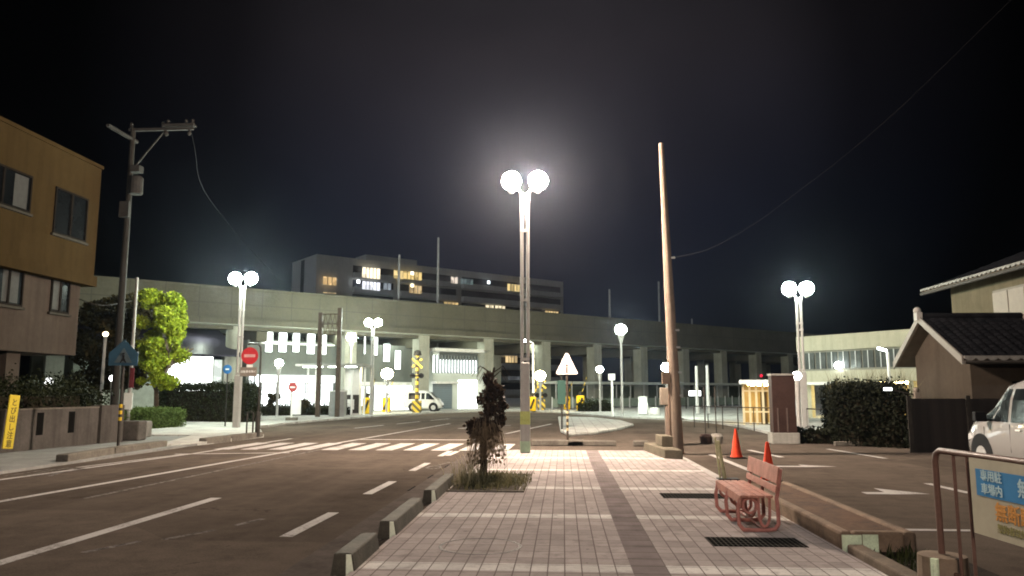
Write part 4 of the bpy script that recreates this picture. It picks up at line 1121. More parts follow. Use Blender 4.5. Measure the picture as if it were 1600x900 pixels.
# kerb continuing and scrub bed
kb = MB().box(2.76, 2.92, 4.0, 8.0, 0, .12).build('kerb', mat('brown kerb', (.13, .10, .075), .85, .3, 4), bevel=.02); tag(kb, 'low brown kerb edging the pavement below the barricade', 'kerb')
sheet('soil_bed', [(2.93, 4.0), (3.7, 4.0), (3.75, 8.1), (2.93, 8.1)], .03, mat('dark soil', (.025, .018, .013), .95, .4, 5, bump=.02))
leafd = leafmat('dark scrub leaves', (.012, .016, .006), (.03, .035, .012), .2)
pts = [(rng.uniform(2.98, 3.35), rng.uniform(6.9, 8.0), .03) for _ in range(130)]
o = blade_mesh('weed_clump', pts, .13, leafd, None, .9, .01); tag(o, 'dark weeds growing in the soil bed at the near end of the planter', 'weeds')
# barricade with sign
A = Vector((3.26, 6.55, 0)); ang = R(-88.5)
t = T('barricade', 'pipe barricade carrying a white and blue car park notice at the right edge', 'barricade', (V(1462, 703, 6.45).x, 6.45, 0), R(-86.3))
pipe = mat('brown pipe', (.13, .075, .06), .45, .2, 6)
H = V(1462, 703, 6.45).z
MB().tube([(-.02, 0, .12), (-.02, 0, H - .09), (.0, 0, H - .03), (.06, 0, H), (2.6, 0, H)], .024, 10).build('frame', pipe, t, smooth=True)
MB().tube([(2.62, 0, .12), (2.62, 0, H)], .024, 10).tube([(0, 0, .22), (2.6, 0, .22)], .018, 8).build('frame', pipe, t, smooth=True)
for x in (.24, .42): MB().tube([(x, 0, .22), (x, 0, H)], .013, 8).build('bar', pipe, t)
MB().lathe([(.19, 0), (.175, .33), (.03, .34)], (-.02, 0, 0), 18).build('foot', mat('foot brown', (.2, .15, .11), .85, .2, 4), t)
MB().tube([(.13, -.145, 0), (.12, -.135, .33)], .03, 8).build('reflector', gp, t)
MB().lathe([(.2, 0), (.185, .24), (.03, .25)], (2.6, 0, 0), 16).build('foot', rimm, t)
sgn = MB().box(.52, 2.35, -.045, -.028, H - .545, H - .015).build('sign_board', mat('cream sign board', (.36, .325, .245), .5, .08, 2), t)
blue = mat('sign band blue', (.035, .17, .36), .45, .08, 3)
MB().box(.60, 2.27, -.051, -.046, H - .27, H - .085).build('blue_band', blue, t)
MT = lambda x, z: Matrix.Translation((x, -.054, z)) @ Matrix.Rotation(R(90), 4, 'X')
tw = mat('pale lettering', (.36, .50, .55), .6); to_ = mat('orange lettering', (.52, .24, .06), .6); tg = mat('olive lettering', (.22, .2, .08), .6)
text('lettering', '専用駐', .08, tw, t, MT(.78, H - .13)); text('lettering', '車場内', .08, tw, t, MT(.78, H - .222))
text('lettering', '無断駐車禁止', .13, tw, t, MT(1.45, H - .178))
MT2 = lambda x, z: Matrix.Translation((x, -.049, z)) @ Matrix.Rotation(R(90), 4, 'X')
text('lettering', '無断駐車はお断り', .135, to_, t, MT2(1.33, H - .365)); text('lettering', '契約者以外の駐車はご遠慮ください', .062, tg, t, MT2(1.30, H - .47))

# ------------------------------------------------------------------ brown pillar, hedge, booth, right building
p = G(1225, 693)
t = T('monument_pillar', 'tall dark brown pillar sign on a grey plinth behind the car park', 'pillar', (p.x, p.y, 0))
hh = V(1225, 584, p.y).z
pb = mat('dark brown cladding', (.045, .026, .022), .5, .2, 2)
MB().box(-.42, .42, -.28, .28, 0, .34).build('plinth', concrete, t, bevel=.02)
MB().box(-.35, .36, -.2, .2, .341, hh - .06).build('shaft', pb, t)
for x in (-.2, .08): MB().box(x - .02, x + .02, -.215, -.201, .36, 1.1).build('trim', mat('trim brown', (.11, .08, .07), .5), t)
MB().box(-.38, .39, -.23, .23, hh - .059, hh).build('cap', mat('cap', (.25, .24, .22), .5), t)
t = T('floodlight', 'small white ground lamp shining at the right foot of the brown pillar', 'lamp', (V(1250, 682, p.y + .6).x, p.y + .6, .004))
MB().lathe([(.1, 0), (.08, .1), (.05, .14)], (0, 0, 0), 10).build('base', dark_metal, t)
MB().ball((0, 0, .24), .12, 10, 8).build('lamp', lampmat('ground lamp', (1, .96, .85), 10), t)
p = V(1268, 588, 29.6)
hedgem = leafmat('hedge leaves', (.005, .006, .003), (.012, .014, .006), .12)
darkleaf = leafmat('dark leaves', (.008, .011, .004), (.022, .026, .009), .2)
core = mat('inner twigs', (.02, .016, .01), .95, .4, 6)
def hedge(lb, poly4, h, n, size, m, jit=.12, cat='hedge', base=0.0):
    P = [Vector((p[0], p[1], 0)) for p in poly4]; c = sum(P, Vector()) / 4
    t = T('hedge', lb, cat, (c.x, c.y, base))
    L = [p - c for p in P]
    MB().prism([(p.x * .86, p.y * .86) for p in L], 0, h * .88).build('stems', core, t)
    pos = []
    for _ in range(n):
        u, v = rng.random(), rng.random()
        a = L[0].lerp(L[1], u); b = L[3].lerp(L[2], u); q = a.lerp(b, v)
        k = rng.random()
        if k < .35: z = h + rng.gauss(0, jit)
        else:
            z = h * rng.random() ** .8
            e = rng.randrange(4); q = L[e].lerp(L[(e + 1) % 4], rng.random()) * (1 + rng.gauss(0, jit * .25))
        pos.append((q.x + rng.gauss(0, .05), q.y + rng.gauss(0, .05), max(.03, z)))
    leaves_mesh('foliage', pos, size, m, t)
    return t
ha, hb_ = V(1308, 690, 24), V(1422, 690, 22.8)
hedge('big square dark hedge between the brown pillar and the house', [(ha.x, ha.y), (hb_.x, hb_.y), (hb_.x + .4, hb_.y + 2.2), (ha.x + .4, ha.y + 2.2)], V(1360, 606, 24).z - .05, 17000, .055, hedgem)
ha, hb_ = V(1250, 690, 24.8), V(1305, 690, 24.6)
hedge('low dark hedge strip between the brown pillar and the big hedge', [(ha.x, ha.y), (hb_.x, hb_.y), (hb_.x, hb_.y + .7), (ha.x, ha.y + .7)], .38, 900, .07, hedgem, .05)
pts = [V(rng.uniform(1300, 1425), 604, rng.uniform(24.3, 26.2)) for _ in range(500)]
pts = [(q.x, q.y, 1.2) for q in pts]
o = blade_mesh('ornamental_grass', pts, 1.05, leafmat('pale reed', (.10, .09, .05), (.2, .18, .1), .3), None, .65, .008); tag(o, 'pale wispy tall grass showing above the big square hedge', 'grass')
for i, (px, w) in enumerate(((1331, 55), (1394, 80), (1460, 40))):
    p = G(px, 697)
    o = MB().box(-w / 2 / 1200 * 22, w / 2 / 1200 * 22, -.08, .08, 0, .13).build('wheel_stop', concrete_dark, loc=(p.x, p.y, .004), bevel=.02)
    tag(o, ['short concrete wheel stop in front of the left end of the big hedge', 'long concrete wheel stop in front of the right part of the big hedge', 'concrete wheel stop in front of the dark fence by the house'][i], 'wheel stop', 'wheel stops at the back of the car park')
# two blocks at hedge foot
for px, lb, h in ((1330, 'small pale concrete block at the left foot of the big hedge', .34), (1353, 'wider pinkish concrete block at the foot of the big hedge', .32)):
    p = G(px, 694)
    o = MB().box(-.2, .2, -.12, .12, 0, h).build('concrete_block', mat('block pinkish', (.2, .16, .14), .8), loc=(p.x, p.y - .15, .004), bevel=.02); tag(o, lb, 'concrete block')

# yellow lit waiting booth
b0 = V(1162, 640, 36.5)
t = T('waiting_booth', 'warmly lit timber framed booth with glazed front left of the brown pillar', 'booth', (b0.x, 36.5, .1), R(-14))
w_ = V(1212, 640, 36.5).x - b0.x; hz_ = V(1185, 600, 36.5).z - .1
cream = mat('cream frame', (.62, .52, .34), .5, .06)
MB().box(-.15, w_ + .2, -.5, 3.2, hz_, hz_ + .18).build('roof', white_paint, t)
MB().box(0, w_ + .1, 2.9, 3.0, 0, hz_).build('back_wall', mat('booth panel', (.34, .24, .10), .6), t)
MB().box(w_ + .02, w_ + .1, 0, 2.9, 0, hz_).build('side_wall', cream, t)
for i in range(6):
    x = w_ * i / 5; MB().box(x - .05, x + .05, -.05, .05, 0, hz_).build('column', cream, t)
MB().box(0, w_, -.02, .02, .55, .62).box(0, w_, -.02, .02, hz_ - .35, hz_ - .28).build('rail', cream, t)
MB().box(.75, 1.05, .4, .75, .8, 1.5).box(.75, 1.05, .4, .75, 0.0, .78).build('machine', mat('booth machine', (.1, .07, .04), .5), t)
MB().box(.2, w_ - .2, 1.2, 1.5, hz_ - .07, hz_ - .001).build('strip_light', lampmat('booth light', (1, .72, .28), 55), t)
p = V(1205, 585, 36)
# right two storey building
BO = V(1250, 652, 47); BE = V(1440, 652, 41.0)
BA = math.atan2(BE.y - BO.y, BE.x - BO.x); BL = math.hypot(BE.y - BO.y, BE.x - BO.x) + 4
BI = Matrix.Rotation(-BA, 4, 'Z') @ Matrix.Translation((-BO.x, -BO.y, 0))
def bl2(px, py, off=0):
    d = BI.to_3x3() @ ray(px, py); o = BI @ Vector((0, 0, CAMH)); t_ = (off - o.y) / d.y
    return o.x + d.x * t_, o.z + d.z * t_
t = T('civic_building', 'pale two storey building with a band of upper windows behind the right street lamp', 'building', (BO.x, BO.y, 0), BA)
_, zr = bl2(1255, 526); _, zw1 = bl2(1258, 549); _, zw0 = bl2(1258, 580); _, zc = bl2(1265, 597)
bw = mat('cream render', (.46, .44, .33), .75, .1, .8, streak=.3)
MB().box(0, BL, 0, 12, zw1, zr).build('parapet', bw, t)
MB().box(0, BL, 0, 12, zc, zw0).build('floor_band', bw, t)
MB().box(0, BL, .25, 12, zw0, zw1).build('recess_wall', mat('recess', (.25, .25, .21), .7, .15, 2), t)
nb = 14
for i in range(nb):
    a = .4 + (BL - .8) * i / nb; b = a + (BL - .8) / nb - .12
    w = MB().box(a, b, .18, .249, zw0 + .12, zw1 - .1).build('window', mat('upper window', (.09, .10, .095), .15, .3, 1.5), t)
    MB().box((a + b) / 2 - .03, (a + b) / 2 + .03, .15, .179, zw0 + .12, zw1 - .1).build('mullion', galv, w)
MB().box(0, BL, 3.2, 12, .05, zc).build('ground_wall', mat('ground floor wall', (.30, .25, .15), .7, .15), t)
for i in range(9):
    x = .5 + i * 1.25; MB().box(x - .14, x + .14, .3, .6, .05, zc).build('column', bw, t)
MB().box(.2, 5, -1.6, -.002, zc - .18, zc - .02).build('canopy', white_paint, t)
for x in (1.6, 5.0, 8.5): MB().box(x - .8, x + .8, 1.6, 1.9, zc - .12, zc - .002).build('strip_light', lampmat('porch light', (1, .78, .36), 60), t)
a, z_ = bl2(1312, 571); MB().ball((a, -.12, z_), .22, 12, 8).build('window_glint', lampmat('window glint light', (.92, 1, 1), 18), t)  # glowing ball added in place of a white reflection in the window
# white frosted sign panel beside the pillar
p = V(1246, 632, 33)
t = T('lit_notice_panel', 'tall glowing white notice panel behind the right edge of the brown pillar', 'notice board', (p.x, 33, .1))
MB().box(-.16, .16, -.04, .04, .3, 2.2).build('frame', galv, t); MB().box(-.13, .13, -.05, -.041, .5, 2.0).build('panel', emat('lit panel', (.9, 1, 1), 2.0, .3, 3), t)
# thin rail fence before the right building
fa, fb = G(1085, 668), G(1325, 682)
t = T('rail_fence', 'thin dark rail fence between the car park and the plaza right of the leaning pole', 'fence', (fa.x, fa.y, 0), math.atan2(fb.y - fa.y, fb.x - fa.x))
Lf = (fb - fa).length
MB().tube([(0, 0, .95), (Lf, 0, .95)], .022, 6).tube([(0, 0, .3), (Lf, 0, .3)], .016, 6).build('rail', dark_metal, t)
for i in range(10): MB().tube([(Lf * i / 9, 0, 0), (Lf * i / 9, 0, .97)], .022, 6).build('post', dark_metal, t)
# white upright posts behind
for px, top, lb in ((1090, 572, 'left of two tall pale posts by the covered walkway'), (1107, 571, 'right of two tall pale posts by the covered walkway')):
    p = V(px, 640, 55)
    o = MB().tube([(0, 0, .1), (0, 0, V(px, top, 55).z)], [.12, .09], 8).build('pale_post', white_paint, loc=(p.x, 55, 0)); tag(o, lb, 'post', 'tall pale posts by the walkway')
# bright advertising panel beyond the walkway, and white easel boards
p = V(1084, 615, 70)
t = T('lit_sign_panel', 'low bright white lit sign seen under the walkway roof right of the leaning pole', 'lit sign', (p.x, 70, .1))
MB().box(-.9, .9, -.1, .1, p.z - .4, p.z + .25).build('cabinet', dark_metal, t); MB().box(-.45, .6, -.12, -.101, p.z - .3, p.z + .15).build('panel', emat('lit sign', (.95, 1, 1), 3.5), t)
MB().tube([(-.7, 0, 0), (-.7, 0, p.z - .3)], .05, 6).tube([(.7, 0, 0), (.7, 0, p.z - .3)], .05, 6).build('post', dark_metal, t)
p = G(1005, 648, .1)
t = T('sandwich_board', 'white folding notice board standing on the plaza left of the leaning pole', 'notice board', (p.x, p.y, .1))
for s_ in (-1, 1): MB().cbox((s_ * .02, s_ * .16, .62), (.5, .03, 1.15), 0, R(s_ * 12)).build('board', white_paint, t)
for x in (-.3, .28): MB().tube([(x * .9, -.1, .8), (x * 1.2, -.45, 0)], .04, 6).build('leg', white_paint, t)
t = T('white_drum', 'low white drum beside the folding notice board', 'drum', (p.x + .75, p.y + .1, .1))
MB().lathe([(.36, 0), (.38, .08), (.34, .4), (.2, .48)], (0, 0, 0), 16).build('body', white_paint, t)

# ------------------------------------------------------------------ right house
tile_r, nt, out = nt_new('dark roof tiles')
co = objco(nt)
c = ramp(nt, noise(nt, co, 3, 5), [(.3, (.005, .005, .006)), (.7, (.014, .014, .016))])
pbsdf(nt, out, c, .85, matt=True)
def tiled_slope(name, a, b, c_, d, parent, waves, amp=.035, courses=14):
    """pantile slope: a-b along the eave, d-c along the ridge; every roll runs down the slope, every course steps"""
    a, b, c_, d = map(Vector, (a, b, c_, d)); nx = waves * 6
    nrm = (b - a).cross(d - a).normalized()
    if nrm.z < 0: nrm = -nrm
    mb = MB(); vs = []
    ny = courses * 2
    for j in range(ny + 1):
        v = j / ny; step = (.03 if j % 2 == 0 else 0.0)
        for i in range(nx + 1):
            u = i / nx
            p = a.lerp(b, u).lerp(d.lerp(c_, u), v)
            vs.append(p + nrm * (amp * abs(math.sin(PI * u * waves)) + step))
    mb.add(vs, [(j * (nx + 1) + i, j * (nx + 1) + i + 1, (j + 1) * (nx + 1) + i + 1, (j + 1) * (nx + 1) + i) for j in range(ny) for i in range(nx)])
    o = mb.build(name, tile_r, parent)
    m2 = MB().ext([a - nrm * .02, b - nrm * .02, c_ - nrm * .02, d - nrm * .02], -nrm * .1); m2.build('roof_board', mat('eave board', (.12, .09, .065), .7), o)
    return o
house_w = mat('house render', (.12, .105, .072), .85, .12, .9, streak=.35, matt=True)
house_p = mat('house plaster', (.072, .058, .046), .85, .12, 1.0, streak=.3, matt=True)
t = T('house', 'two storey tiled house behind the white minivan with a gabled lower wing', 'house', (0, 0, 0))
ex = 14.0
Yf = ex / ((V(1440, 455, 30).x) / 30); ze = V(1440, 455, Yf).z
MB().box(ex + .75, ex + 9, 16, Yf - .7, 2.0, ze + .05).build('upper_wall', house_w, t)
tiled_slope('roof', (ex, 14, ze), (ex, Yf, ze), (ex + 5, Yf - 2.5, ze + 2.0), (ex + 5, 14, ze + 2.0), t, 40)
sc_ = [(14.0, ze + .06), (Yf, ze + .06)]
for i in range(60 * 6, -1, -1): sc_.append((14.0 + (Yf - 14.0) * i / 360, ze + .02 - .06 * abs(math.sin(PI * i / 6))))
ed = MB().ext([(ex - .06, y, z) for y, z in sc_], (.05, 0, 0))
ed.build('eave_trim', mat('eave tile ends', (.2, .19, .175), .6, .2, 4), t)
MB().tube([(ex - .02, 14, ze - .12), (ex - .02, Yf, ze - .12)], .06, 8).build('gutter', mat('gutter grey', (.06, .055, .05), .6), t)
def hx(px, py, X):
    d = ray(px, py); k = X / d.x; return d.y * k, CAMH + d.z * k
y1_, z1_ = hx(1553, 455, ex + .75); y0_, z0_ = hx(1600, 500, ex + .75)
w = MB().box(ex + .70, ex + .748, y0_ - 1.2, y1_, z0_ - .2, z1_).build('window', mat('shutter box', (.17, .15, .13), .6), t)
for k in range(3):
    yy = y0_ - 1.2 + (y1_ - y0_ + 1.2) * k / 3
    MB().box(ex + .67, ex + .699, yy + .03, yy + (y1_ - y0_ + 1.2) / 3 - .03, z0_ - .12, z1_ - .08).build('pane', mat('shutter', (.24, .21, .18), .6, .1), w)
# gabled wing, gable faces left
gx = 11.5
yn, zn = hx(1506, 571, gx); yf, zf = hx(1398, 561, gx); yr, zr_ = hx(1441, 497, gx)
zn = zf = (zn + zf) / 2; yr = (yn + yf) / 2 + .25
gw = MB().ext([(gx + .45, yn + .55, .0), (gx + .45, yf - .55, .0), (gx + .45, yf - .55, zn + .3), (gx + .45, yr, zr_ - .22), (gx + .45, yn + .55, zn + .3)], (9, 0, 0)); gw.build('wing_wall', house_p, t)
tiled_slope('roof', (gx, yn, zn), (gx + 10, yn, zn), (gx + 10, yr, zr_), (gx, yr, zr_), t, 36)
tiled_slope('roof', (gx + 10, yf, zf), (gx, yf, zf), (gx, yr, zr_), (gx + 10, yr, zr_), t, 36)
bgm = mat('barge board', (.2, .18, .16), .6, .12, 4)
MB().ext([(gx - .06, yn - .03, zn - .16), (gx - .06, yr, zr_ - .12), (gx - .06, yr, zr_ + .1), (gx - .06, yn - .03, zn + .08)], (.05, 0, 0)).ext([(gx - .06, yf + .03, zf - .16), (gx - .06, yf + .03, zf + .08), (gx - .06, yr + .001, zr_ + .1), (gx - .06, yr + .001, zr_ - .12)], (.05, 0, 0)).build('barge_board', bgm, t)
rg = MB().tube([(gx - .1, yr, zr_ + .08), (gx + 10, yr, zr_ + .08)], .1, 8); rg.build('ridge', tile_r, t)
MB().ball((gx - .05, yr, zr_ + .26), .12, 10, 8).box(gx - .12, gx + .05, yr - .12, yr + .12, zr_ - .05, zr_ + .2).build('ridge_end', mat('ridge end', (.3, .29, .27), .6), t)
sc_ = [(gx + .0, zn + .09), (gx + 10, zn + .09)]
for i in range(32 * 6, -1, -1): sc_.append((gx + 10 * i / 192, zn + .02 - .075 * abs(math.sin(PI * i / 6))))
ed = MB().ext([(x, yn - .07, z) for x, z in sc_], (0, .05, 0))
ed.build('eave_trim', mat('eave tile ends', (.2, .19, .175), .6, .2, 4), t)
MB().tube([(gx, yn - .06, zn - .1), (gx + 10, yn - .06, zn - .1)], .055, 8).build('gutter', dark_metal, t)
MB().box(gx + 1.6, gx + 4.2, yn + .50, yn + .549, 1.0, 1.9).build('window', glass_dark, t)
# dark fence and gate post in front of house
fa, fb = Vector((V(1420, 640, 21.4).x, 21.4, 0)), Vector((12.2, 21.3, 0))
t = T('board_fence', 'dark board fence in front of the house wing behind the minivan', 'fence', (fa.x, fa.y, 0), math.atan2(fb.y - fa.y, fb.x - fa.x))
Lf = (fb - fa).length + 6
MB().box(0, Lf, 0, .06, 0, 1.42).build('boards', stripemat('dark boards', (.028, .022, .02), (.02, .016, .015), .3, 0), t)
for i in range(6): MB().box(i * 1.5 - .05, i * 1.5 + .05, -.07, -.001, 0, 1.5).build('post', dark_metal, t)
p = V(1430, 625, 22.6)
t = T('gate_post', 'pale round topped gate post with a small lamp right of the big hedge', 'gate post', (p.x, 22.5, 0))
MB().box(-.08, .08, -.08, .08, 0, 1.58).ball((0, 0, 1.64), .09, 10, 8).build('post', mat('gate post', (.2, .17, .14), .7), t, bevel=.02)
pq = V(1386, 608, 22.6)
MB().box(pq.x - p.x - .12, pq.x - p.x + .08, -.04, .04, pq.z - .04, pq.z + .04).build('lamp', lampmat('porch lamp', (.95, 1, 1), 5), t)
MB().tube([(0, 0, 1.5), (pq.x - p.x, 0, pq.z)], .02, 5).build('lamp_bracket', dark_metal, t)

# ------------------------------------------------------------------ trees and planting
def grow(mb, p, d, L, r, depth, out):
    q = p + d * L
    mid = p.lerp(q, .5) + Vector((rng.gauss(0, .04), rng.gauss(0, .04), 0)) * L
    mb.tube([p, mid, q], [r, r * .85, r * .68], 7)
    if depth == 0: out.append(q); return
    for k in range(rng.choice((2, 3))):
        a = rng.uniform(0, 2 * PI); s = rng.uniform(.35, .75)
        nd = (d + Vector((math.cos(a) * s, math.sin(a) * s, .15))).normalized()
        grow(mb, q, nd, L * rng.uniform(.62, .8), r * .62, depth - 1, out)
def tree(name, lb, loc, H, crown, leafm, nleaf, lsize, trunk_r=.14, trunk_h=1.6, cat='tree', group=None, shell=.5):
    t = T(name, lb, cat, loc, 0, group)
    mb = MB(); tips = []
    grow(mb, Vector((0, 0, 0)), Vector((.02, 0, 1)), trunk_h, trunk_r, 3, tips)
    mb.build('trunk', bark, t, smooth=True)
    pos = clump_pts(crown, nleaf, shell)
    leaves_mesh('crown', pos, lsize, leafm, t, .25)
    return t
gleaf = leafmat('bright green leaves', (.09, .14, .010), (.27, .31, .024), .38)
dleaf = leafmat('brownish green leaves', (.02, .02, .008), (.055, .042, .016), .3)
ty = 34.6
c = V(240, 660, ty)
def crown_clumps(rx, ry, z0, z1, n, r0, r1, seed, taper=.35):
    r_ = random.Random(seed); out = []
    for i in range(n):
        u = r_.random(); z = z0 + (z1 - z0) * u
        k = math.sin(PI * (.12 + .80 * u)) ** taper
        a = r_.uniform(0, 2 * PI); q = math.sqrt(r_.random())
        rr = r_.uniform(r0, r1)
        out.append((rx * k * q * math.cos(a), ry * k * q * math.sin(a), z, rr, rr, rr * .75))
    return out
tree('green_tree', 'bright yellow green leafy tree lit by the lamp at the left corner', (c.x, ty, .06), 6, crown_clumps(1.1, 1.0, 1.95, 6.3, 62, .22, .50, 3), gleaf, 26000, .095, shell=.35)
c = V(188, 660, 38)
tree('dark_tree', 'dark brownish tree behind the blue crossing sign and the service pole', (c.x, 38, .06), 7, crown_clumps(1.7, 1.4, 2.0, 6.2, 60, .35, .65, 5), dleaf, 9000, .14, group='dark trees at the left')
c = V(150, 660, 43)
tree('dark_tree', 'dark tree between the left building and the utility pole', (c.x, 43, .06), 7, crown_clumps(1.9, 1.6, 1.8, 6.5, 50, .35, .7, 8), dleaf, 5500, .15, group='dark trees at the left')
# hedge behind the low wall
w0 = Vector((wl0.x - .35, wl0.y - 7, 0)); w1 = Vector((wl1.x - .4, wl1.y - .4, 0))
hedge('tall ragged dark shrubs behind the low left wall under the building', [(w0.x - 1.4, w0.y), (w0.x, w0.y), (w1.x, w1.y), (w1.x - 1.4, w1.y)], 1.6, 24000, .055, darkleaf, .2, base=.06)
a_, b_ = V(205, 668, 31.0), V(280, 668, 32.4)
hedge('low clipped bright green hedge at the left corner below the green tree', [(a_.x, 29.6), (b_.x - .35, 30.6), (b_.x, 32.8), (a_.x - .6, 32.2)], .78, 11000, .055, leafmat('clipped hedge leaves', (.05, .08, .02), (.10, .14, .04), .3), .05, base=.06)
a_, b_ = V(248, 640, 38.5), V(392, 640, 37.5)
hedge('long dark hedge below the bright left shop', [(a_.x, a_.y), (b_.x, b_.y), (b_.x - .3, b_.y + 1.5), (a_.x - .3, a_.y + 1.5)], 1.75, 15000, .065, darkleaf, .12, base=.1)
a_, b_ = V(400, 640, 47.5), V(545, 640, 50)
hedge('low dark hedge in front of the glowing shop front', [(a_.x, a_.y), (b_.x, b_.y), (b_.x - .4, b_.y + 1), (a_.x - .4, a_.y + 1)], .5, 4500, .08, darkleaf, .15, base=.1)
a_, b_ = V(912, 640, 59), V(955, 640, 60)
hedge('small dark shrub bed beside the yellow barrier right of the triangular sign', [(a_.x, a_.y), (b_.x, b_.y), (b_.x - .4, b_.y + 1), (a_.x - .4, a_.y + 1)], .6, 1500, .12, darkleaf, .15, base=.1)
# shrubs in front of shop
for px, Y, h, r, lb in ((398, 47.0, 1.55, .5, 'rounded grey shrub right behind the red round sign post'), (424, 48.2, 1.5, .35, 'thin upright shrub in front of the glowing shop front'), (470, 49.0, .95, .6, 'rounded olive shrub beside the white notice board')):
    p = V(px, 640, Y)
    t = T('shrub', lb, 'shrub', (p.x, Y, .1), 0, 'shrubs before the station')
    mb = MB()
    for k in range(7): mb.tube([(0, 0, 0), (rng.gauss(0, r * .35), rng.gauss(0, r * .35), h * .8)], [.03, .012], 5)
    mb.build('stem', bark, t)
    leaves_mesh('foliage', clump_pts([(rng.gauss(0, r * .4), rng.gauss(0, r * .4), h * rng.uniform(.35, .85), r * .5, r * .5, r * .5) for _ in range(9)], 700), .12, dleaf, t)
# stone blocks on the left pavement
for px, py, w, h, lb in ((208, 688, .5, .62, 'dark rough stone block at the end of the low left wall'), (224, 683, .28, .55, 'narrower pale stone block beside the clipped hedge')):
    p = G(px, py, .06)
    o = MB().box(-w, w * .6, -.25, .25, 0, h).build('stone_block', mat('stone dark' if w > .4 else 'stone pale', (.10, .09, .08) if w > .4 else (.2, .19, .17), .9, .3, 4, bump=.02), loc=(p.x, p.y, .06), bevel=.05); tag(o, lb, 'stone block')

# small street tree with stake, drooping twigs and weeds
sx, sy = V(755, 745, 14.4).x, 14.4
deadleaf = leafmat('dark drooping leaves', (.020, .013, .010), (.05, .034, .022), .25)
t = T('street_tree', 'small dark drooping street tree in a weedy square at the pavement edge', 'tree', (sx, sy, SWZ))
mb = MB(); mb.tube([(0, 0, 0), (.01, 0, .5), (.03, .02, 1.0), (.1, 0, 1.5), (.2, 0, 2.0)], [.075, .06, .05, .035, .02], 9)
for k in range(30):
    z = rng.uniform(.75, 1.95); a = rng.uniform(0, 2 * PI); l = rng.uniform(.15, .42)
    b0_ = Vector((.03 + .15 * max(0, z - 1), 0, z))
    mb.tube([b0_, b0_ + Vector((math.cos(a) * l * .6, math.sin(a) * l * .6, .14)), b0_ + Vector((math.cos(a) * l, math.sin(a) * l, -.05))], [.015, .01, .005], 5)
mb.build('trunk', bark, t, smooth=True)
cl = [(.16, 0, 1.84, .09, .1, .13), (.24, 0, 1.70, .15, .14, .12), (.36, 0, 1.56, .12, .14, .12), (.2, 0, 1.47, .17, .18, .1), (.44, .02, 1.34, .1, .13, .14), (.24, .02, 1.25, .2, .18, .13), (.40, -.02, 1.08, .1, .13, .12), (.06, 0, 1.02, .22, .15, .11), (.02, 0, 1.42, .06, .09, .1), (-.06, .05, .84, .14, .1, .1), (.28, 0, .9, .1, .1, .12), (-.16, 0, .95, .09, .09, .12)]
leaves_mesh('crown', [(q[0] - .08 + rng.gauss(0, .025), q[1] + rng.gauss(0, .02), q[2] + rng.gauss(0, .03) - .03) for q in clump_pts(cl, 1350, .15)], .062, deadleaf, t, .8)
tw_ = MB()
for k in range(150):
    a = rng.uniform(0, 2 * PI); l = rng.uniform(.08, .38); z0 = rng.uniform(.75, 1.1)
    x, y = .06 + math.cos(a) * l, math.sin(a) * l
    zz = rng.uniform(.1, .6)
    tw_.tube([(x * .7, y * .7, z0), (x, y, (z0 + zz) / 2), (x * 1.1 + rng.gauss(0, .02), y * 1.1, zz)], [.005, .004, .0025], 4)
tw_.build('drooping_twigs', mat('dry twigs', (.17, .13, .085), .9, .3, 6), t)
lp_ = []
for k in range(230):
    a = rng.uniform(0, 2 * PI); l = rng.uniform(.1, .36); lp_.append((.05 + math.cos(a) * l, math.sin(a) * l, rng.uniform(.22, .9)))
leaves_mesh('dry_leaves', lp_, .045, leafmat('dry leaves', (.045, .032, .02), (.10, .072, .042), .35), t, 1.2)
sheet('tree_pit_soil', [(-1.82, 12.3), (-.72, 12.3), (-.72, 14.7), (-1.82, 14.7)], SWZ + .008, mat('pit soil', (.035, .026, .018), .95, .3, 6, bump=.02))
fr = MB().box(-1.84, -.70, 12.22, 12.299, SWZ, SWZ + .022).box(-1.84, -.70, 14.701, 14.78, SWZ, SWZ + .022).box(-.699, -.62, 12.22, 14.78, SWZ, SWZ + .022)
o = fr.build('tree_pit_edging', concrete_dark); tag(o, 'thin concrete edging round the soil square of the small dark tree', 'edging')
pts = []
for _ in range(2100):
    x, y = rng.gauss(-1.25, .36), rng.gauss(13.6, .6)
    if -1.95 < x < -.55 and 12.2 < y < 15: pts.append((x, y, SWZ + .01))
o = blade_mesh('weeds', pts, .10, leafmat('weeds green', (.04, .042, .018), (.16, .14, .07), .3), None, 1.3, .006, kind='stuff'); o['label'] = 'tangled weeds at the foot of the small dark tree'; o['category'] = 'weeds'
pts = [(rng.gauss(-1.6, .16), rng.gauss(13.6, .5), SWZ) for _ in range(150)]
o = blade_mesh('dry_grass', pts, .42, leafmat('dry grass', (.14, .12, .07), (.30, .26, .17), .3), None, .7, .005, kind='stuff'); o['label'] = 'pale dry grass stalks at the kerb side of the small dark tree'; o['category'] = 'grass'

# ------------------------------------------------------------------ sky, added fill sun
w = bpy.data.worlds.new('World'); SC.world = w; w.use_nodes = True
nt = w.node_tree; nt.nodes.clear()
out = N(nt, 'ShaderNodeOutputWorld')
sky = N(nt, 'ShaderNodeTexSky'); sky.sky_type = 'NISHITA'; sky.sun_disc = False
sky.sun_elevation = R(-6); sky.sun_rotation = R(20); sky.air_density = 1.5; sky.ozone_density = 3
b1 = N(nt, 'ShaderNodeBackground'); nt.links.new(sky.outputs[0], b1.inputs[0]); b1.inputs[1].default_value = 0.015
tc = N(nt, 'ShaderNodeTexCoord')
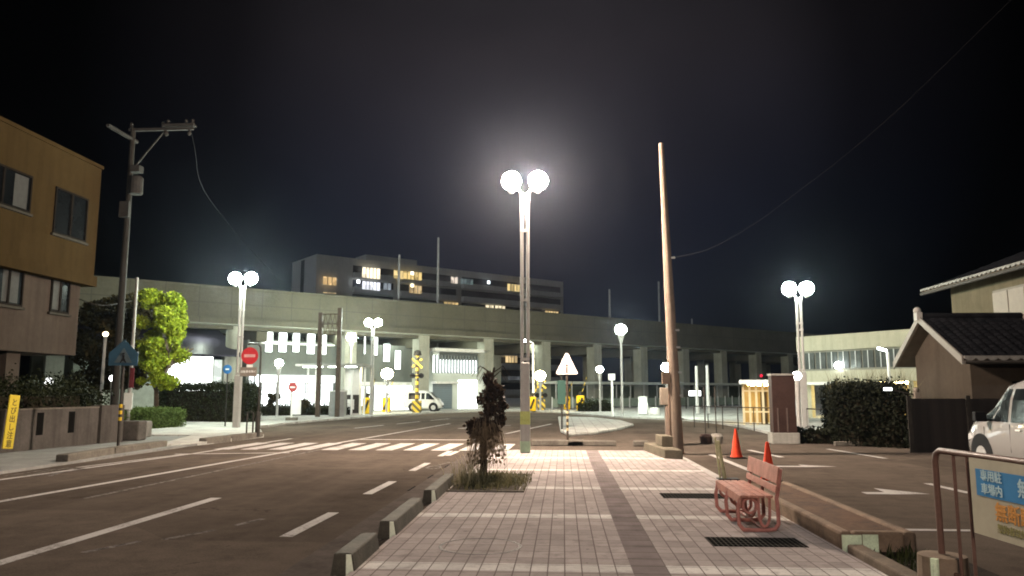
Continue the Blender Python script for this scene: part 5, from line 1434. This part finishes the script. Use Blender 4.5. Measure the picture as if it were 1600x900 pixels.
# town light on thin cloud: brightest above the station, fading to black away from it
vm = N(nt, 'ShaderNodeVectorMath'); vm.operation = 'DOT_PRODUCT'; nt.links.new(tc.outputs['Generated'], vm.inputs[0]); vm.inputs[1].default_value = Vector((-.03, .95, .34)).normalized()
g = ramp(nt, vm.outputs['Value'], [(.86, 0.0), (.93, .2), (.97, .7), (1.0, 1.0)])
nz = N(nt, 'ShaderNodeTexNoise'); nz.inputs['Scale'].default_value = 2.6; nz.inputs['Detail'].default_value = 6
nt.links.new(tc.outputs['Generated'], nz.inputs[0])
cl_ = ramp(nt, nz.outputs['Fac'], [(.25, .55), (.75, 1.15)])
sp = N(nt, 'ShaderNodeSeparateXYZ'); nt.links.new(tc.outputs['Generated'], sp.inputs[0])
hue = ramp(nt, sp.outputs[2], [(.0, (.0050, .0072, .0145)), (.22, (.0058, .0074, .0150)), (.42, (.0148, .0130, .0160)), (.7, (.012, .0115, .011))])
colr = mixc(nt, 1.0, hue, g, 'MULTIPLY'); colr = mixc(nt, 1.0, colr, cl_, 'MULTIPLY')
b2 = N(nt, 'ShaderNodeBackground'); nt.links.new(colr, b2.inputs[0]); b2.inputs[1].default_value = 1.5
ad = N(nt, 'ShaderNodeAddShader'); nt.links.new(b1.outputs[0], ad.inputs[0]); nt.links.new(b2.outputs[0], ad.inputs[1])
nt.links.new(ad.outputs[0], out.inputs[0])
sun = bpy.data.lights.new('fill_sun', 'SUN'); sun.energy = 0.34; sun.angle = R(.5); sun.color = (.8, .88, 1)  # unseen source added to brighten the far apartment block, stands for town light
so = bpy.data.objects.new('fill_sun', sun); COL.objects.link(so); so.rotation_euler = (R(50), 0, R(-28))

# ------------------------------------------------------------------ thin haze added to imitate lens glow round the lamps
m, nt, out = nt_new('lamp glow haze')
pv = N(nt, 'ShaderNodeVolumePrincipled')
pv.inputs['Color'].default_value = (.70, .78, 1, 1); pv.inputs['Density'].default_value = 0.00018; pv.inputs['Anisotropy'].default_value = .9
nt.links.new(pv.outputs[0], out.inputs['Volume'])
hz_o = MB().box(-310, 310, -70, 430, -1, 60).build('haze', m, kind='stuff')

# ------------------------------------------------------------------ render settings
SC.render.engine = 'CYCLES'
cy_ = SC.cycles
cy_.use_denoising = True
cy_.max_bounces = 5; cy_.diffuse_bounces = 3; cy_.glossy_bounces = 2; cy_.transmission_bounces = 2; cy_.volume_bounces = 0
cy_.sample_clamp_indirect = 4.0
cy_.caustics_reflective = False; cy_.caustics_refractive = False
cy_.filter_width = 1.9
cy_.use_adaptive_sampling = True; cy_.adaptive_threshold = 0.015
vs_ = SC.view_settings
vs_.view_transform = 'Standard'; vs_.look = 'None'; vs_.exposure = 0.15; vs_.gamma = 1
SC.render.resolution_x = 1024; SC.render.resolution_y = 576
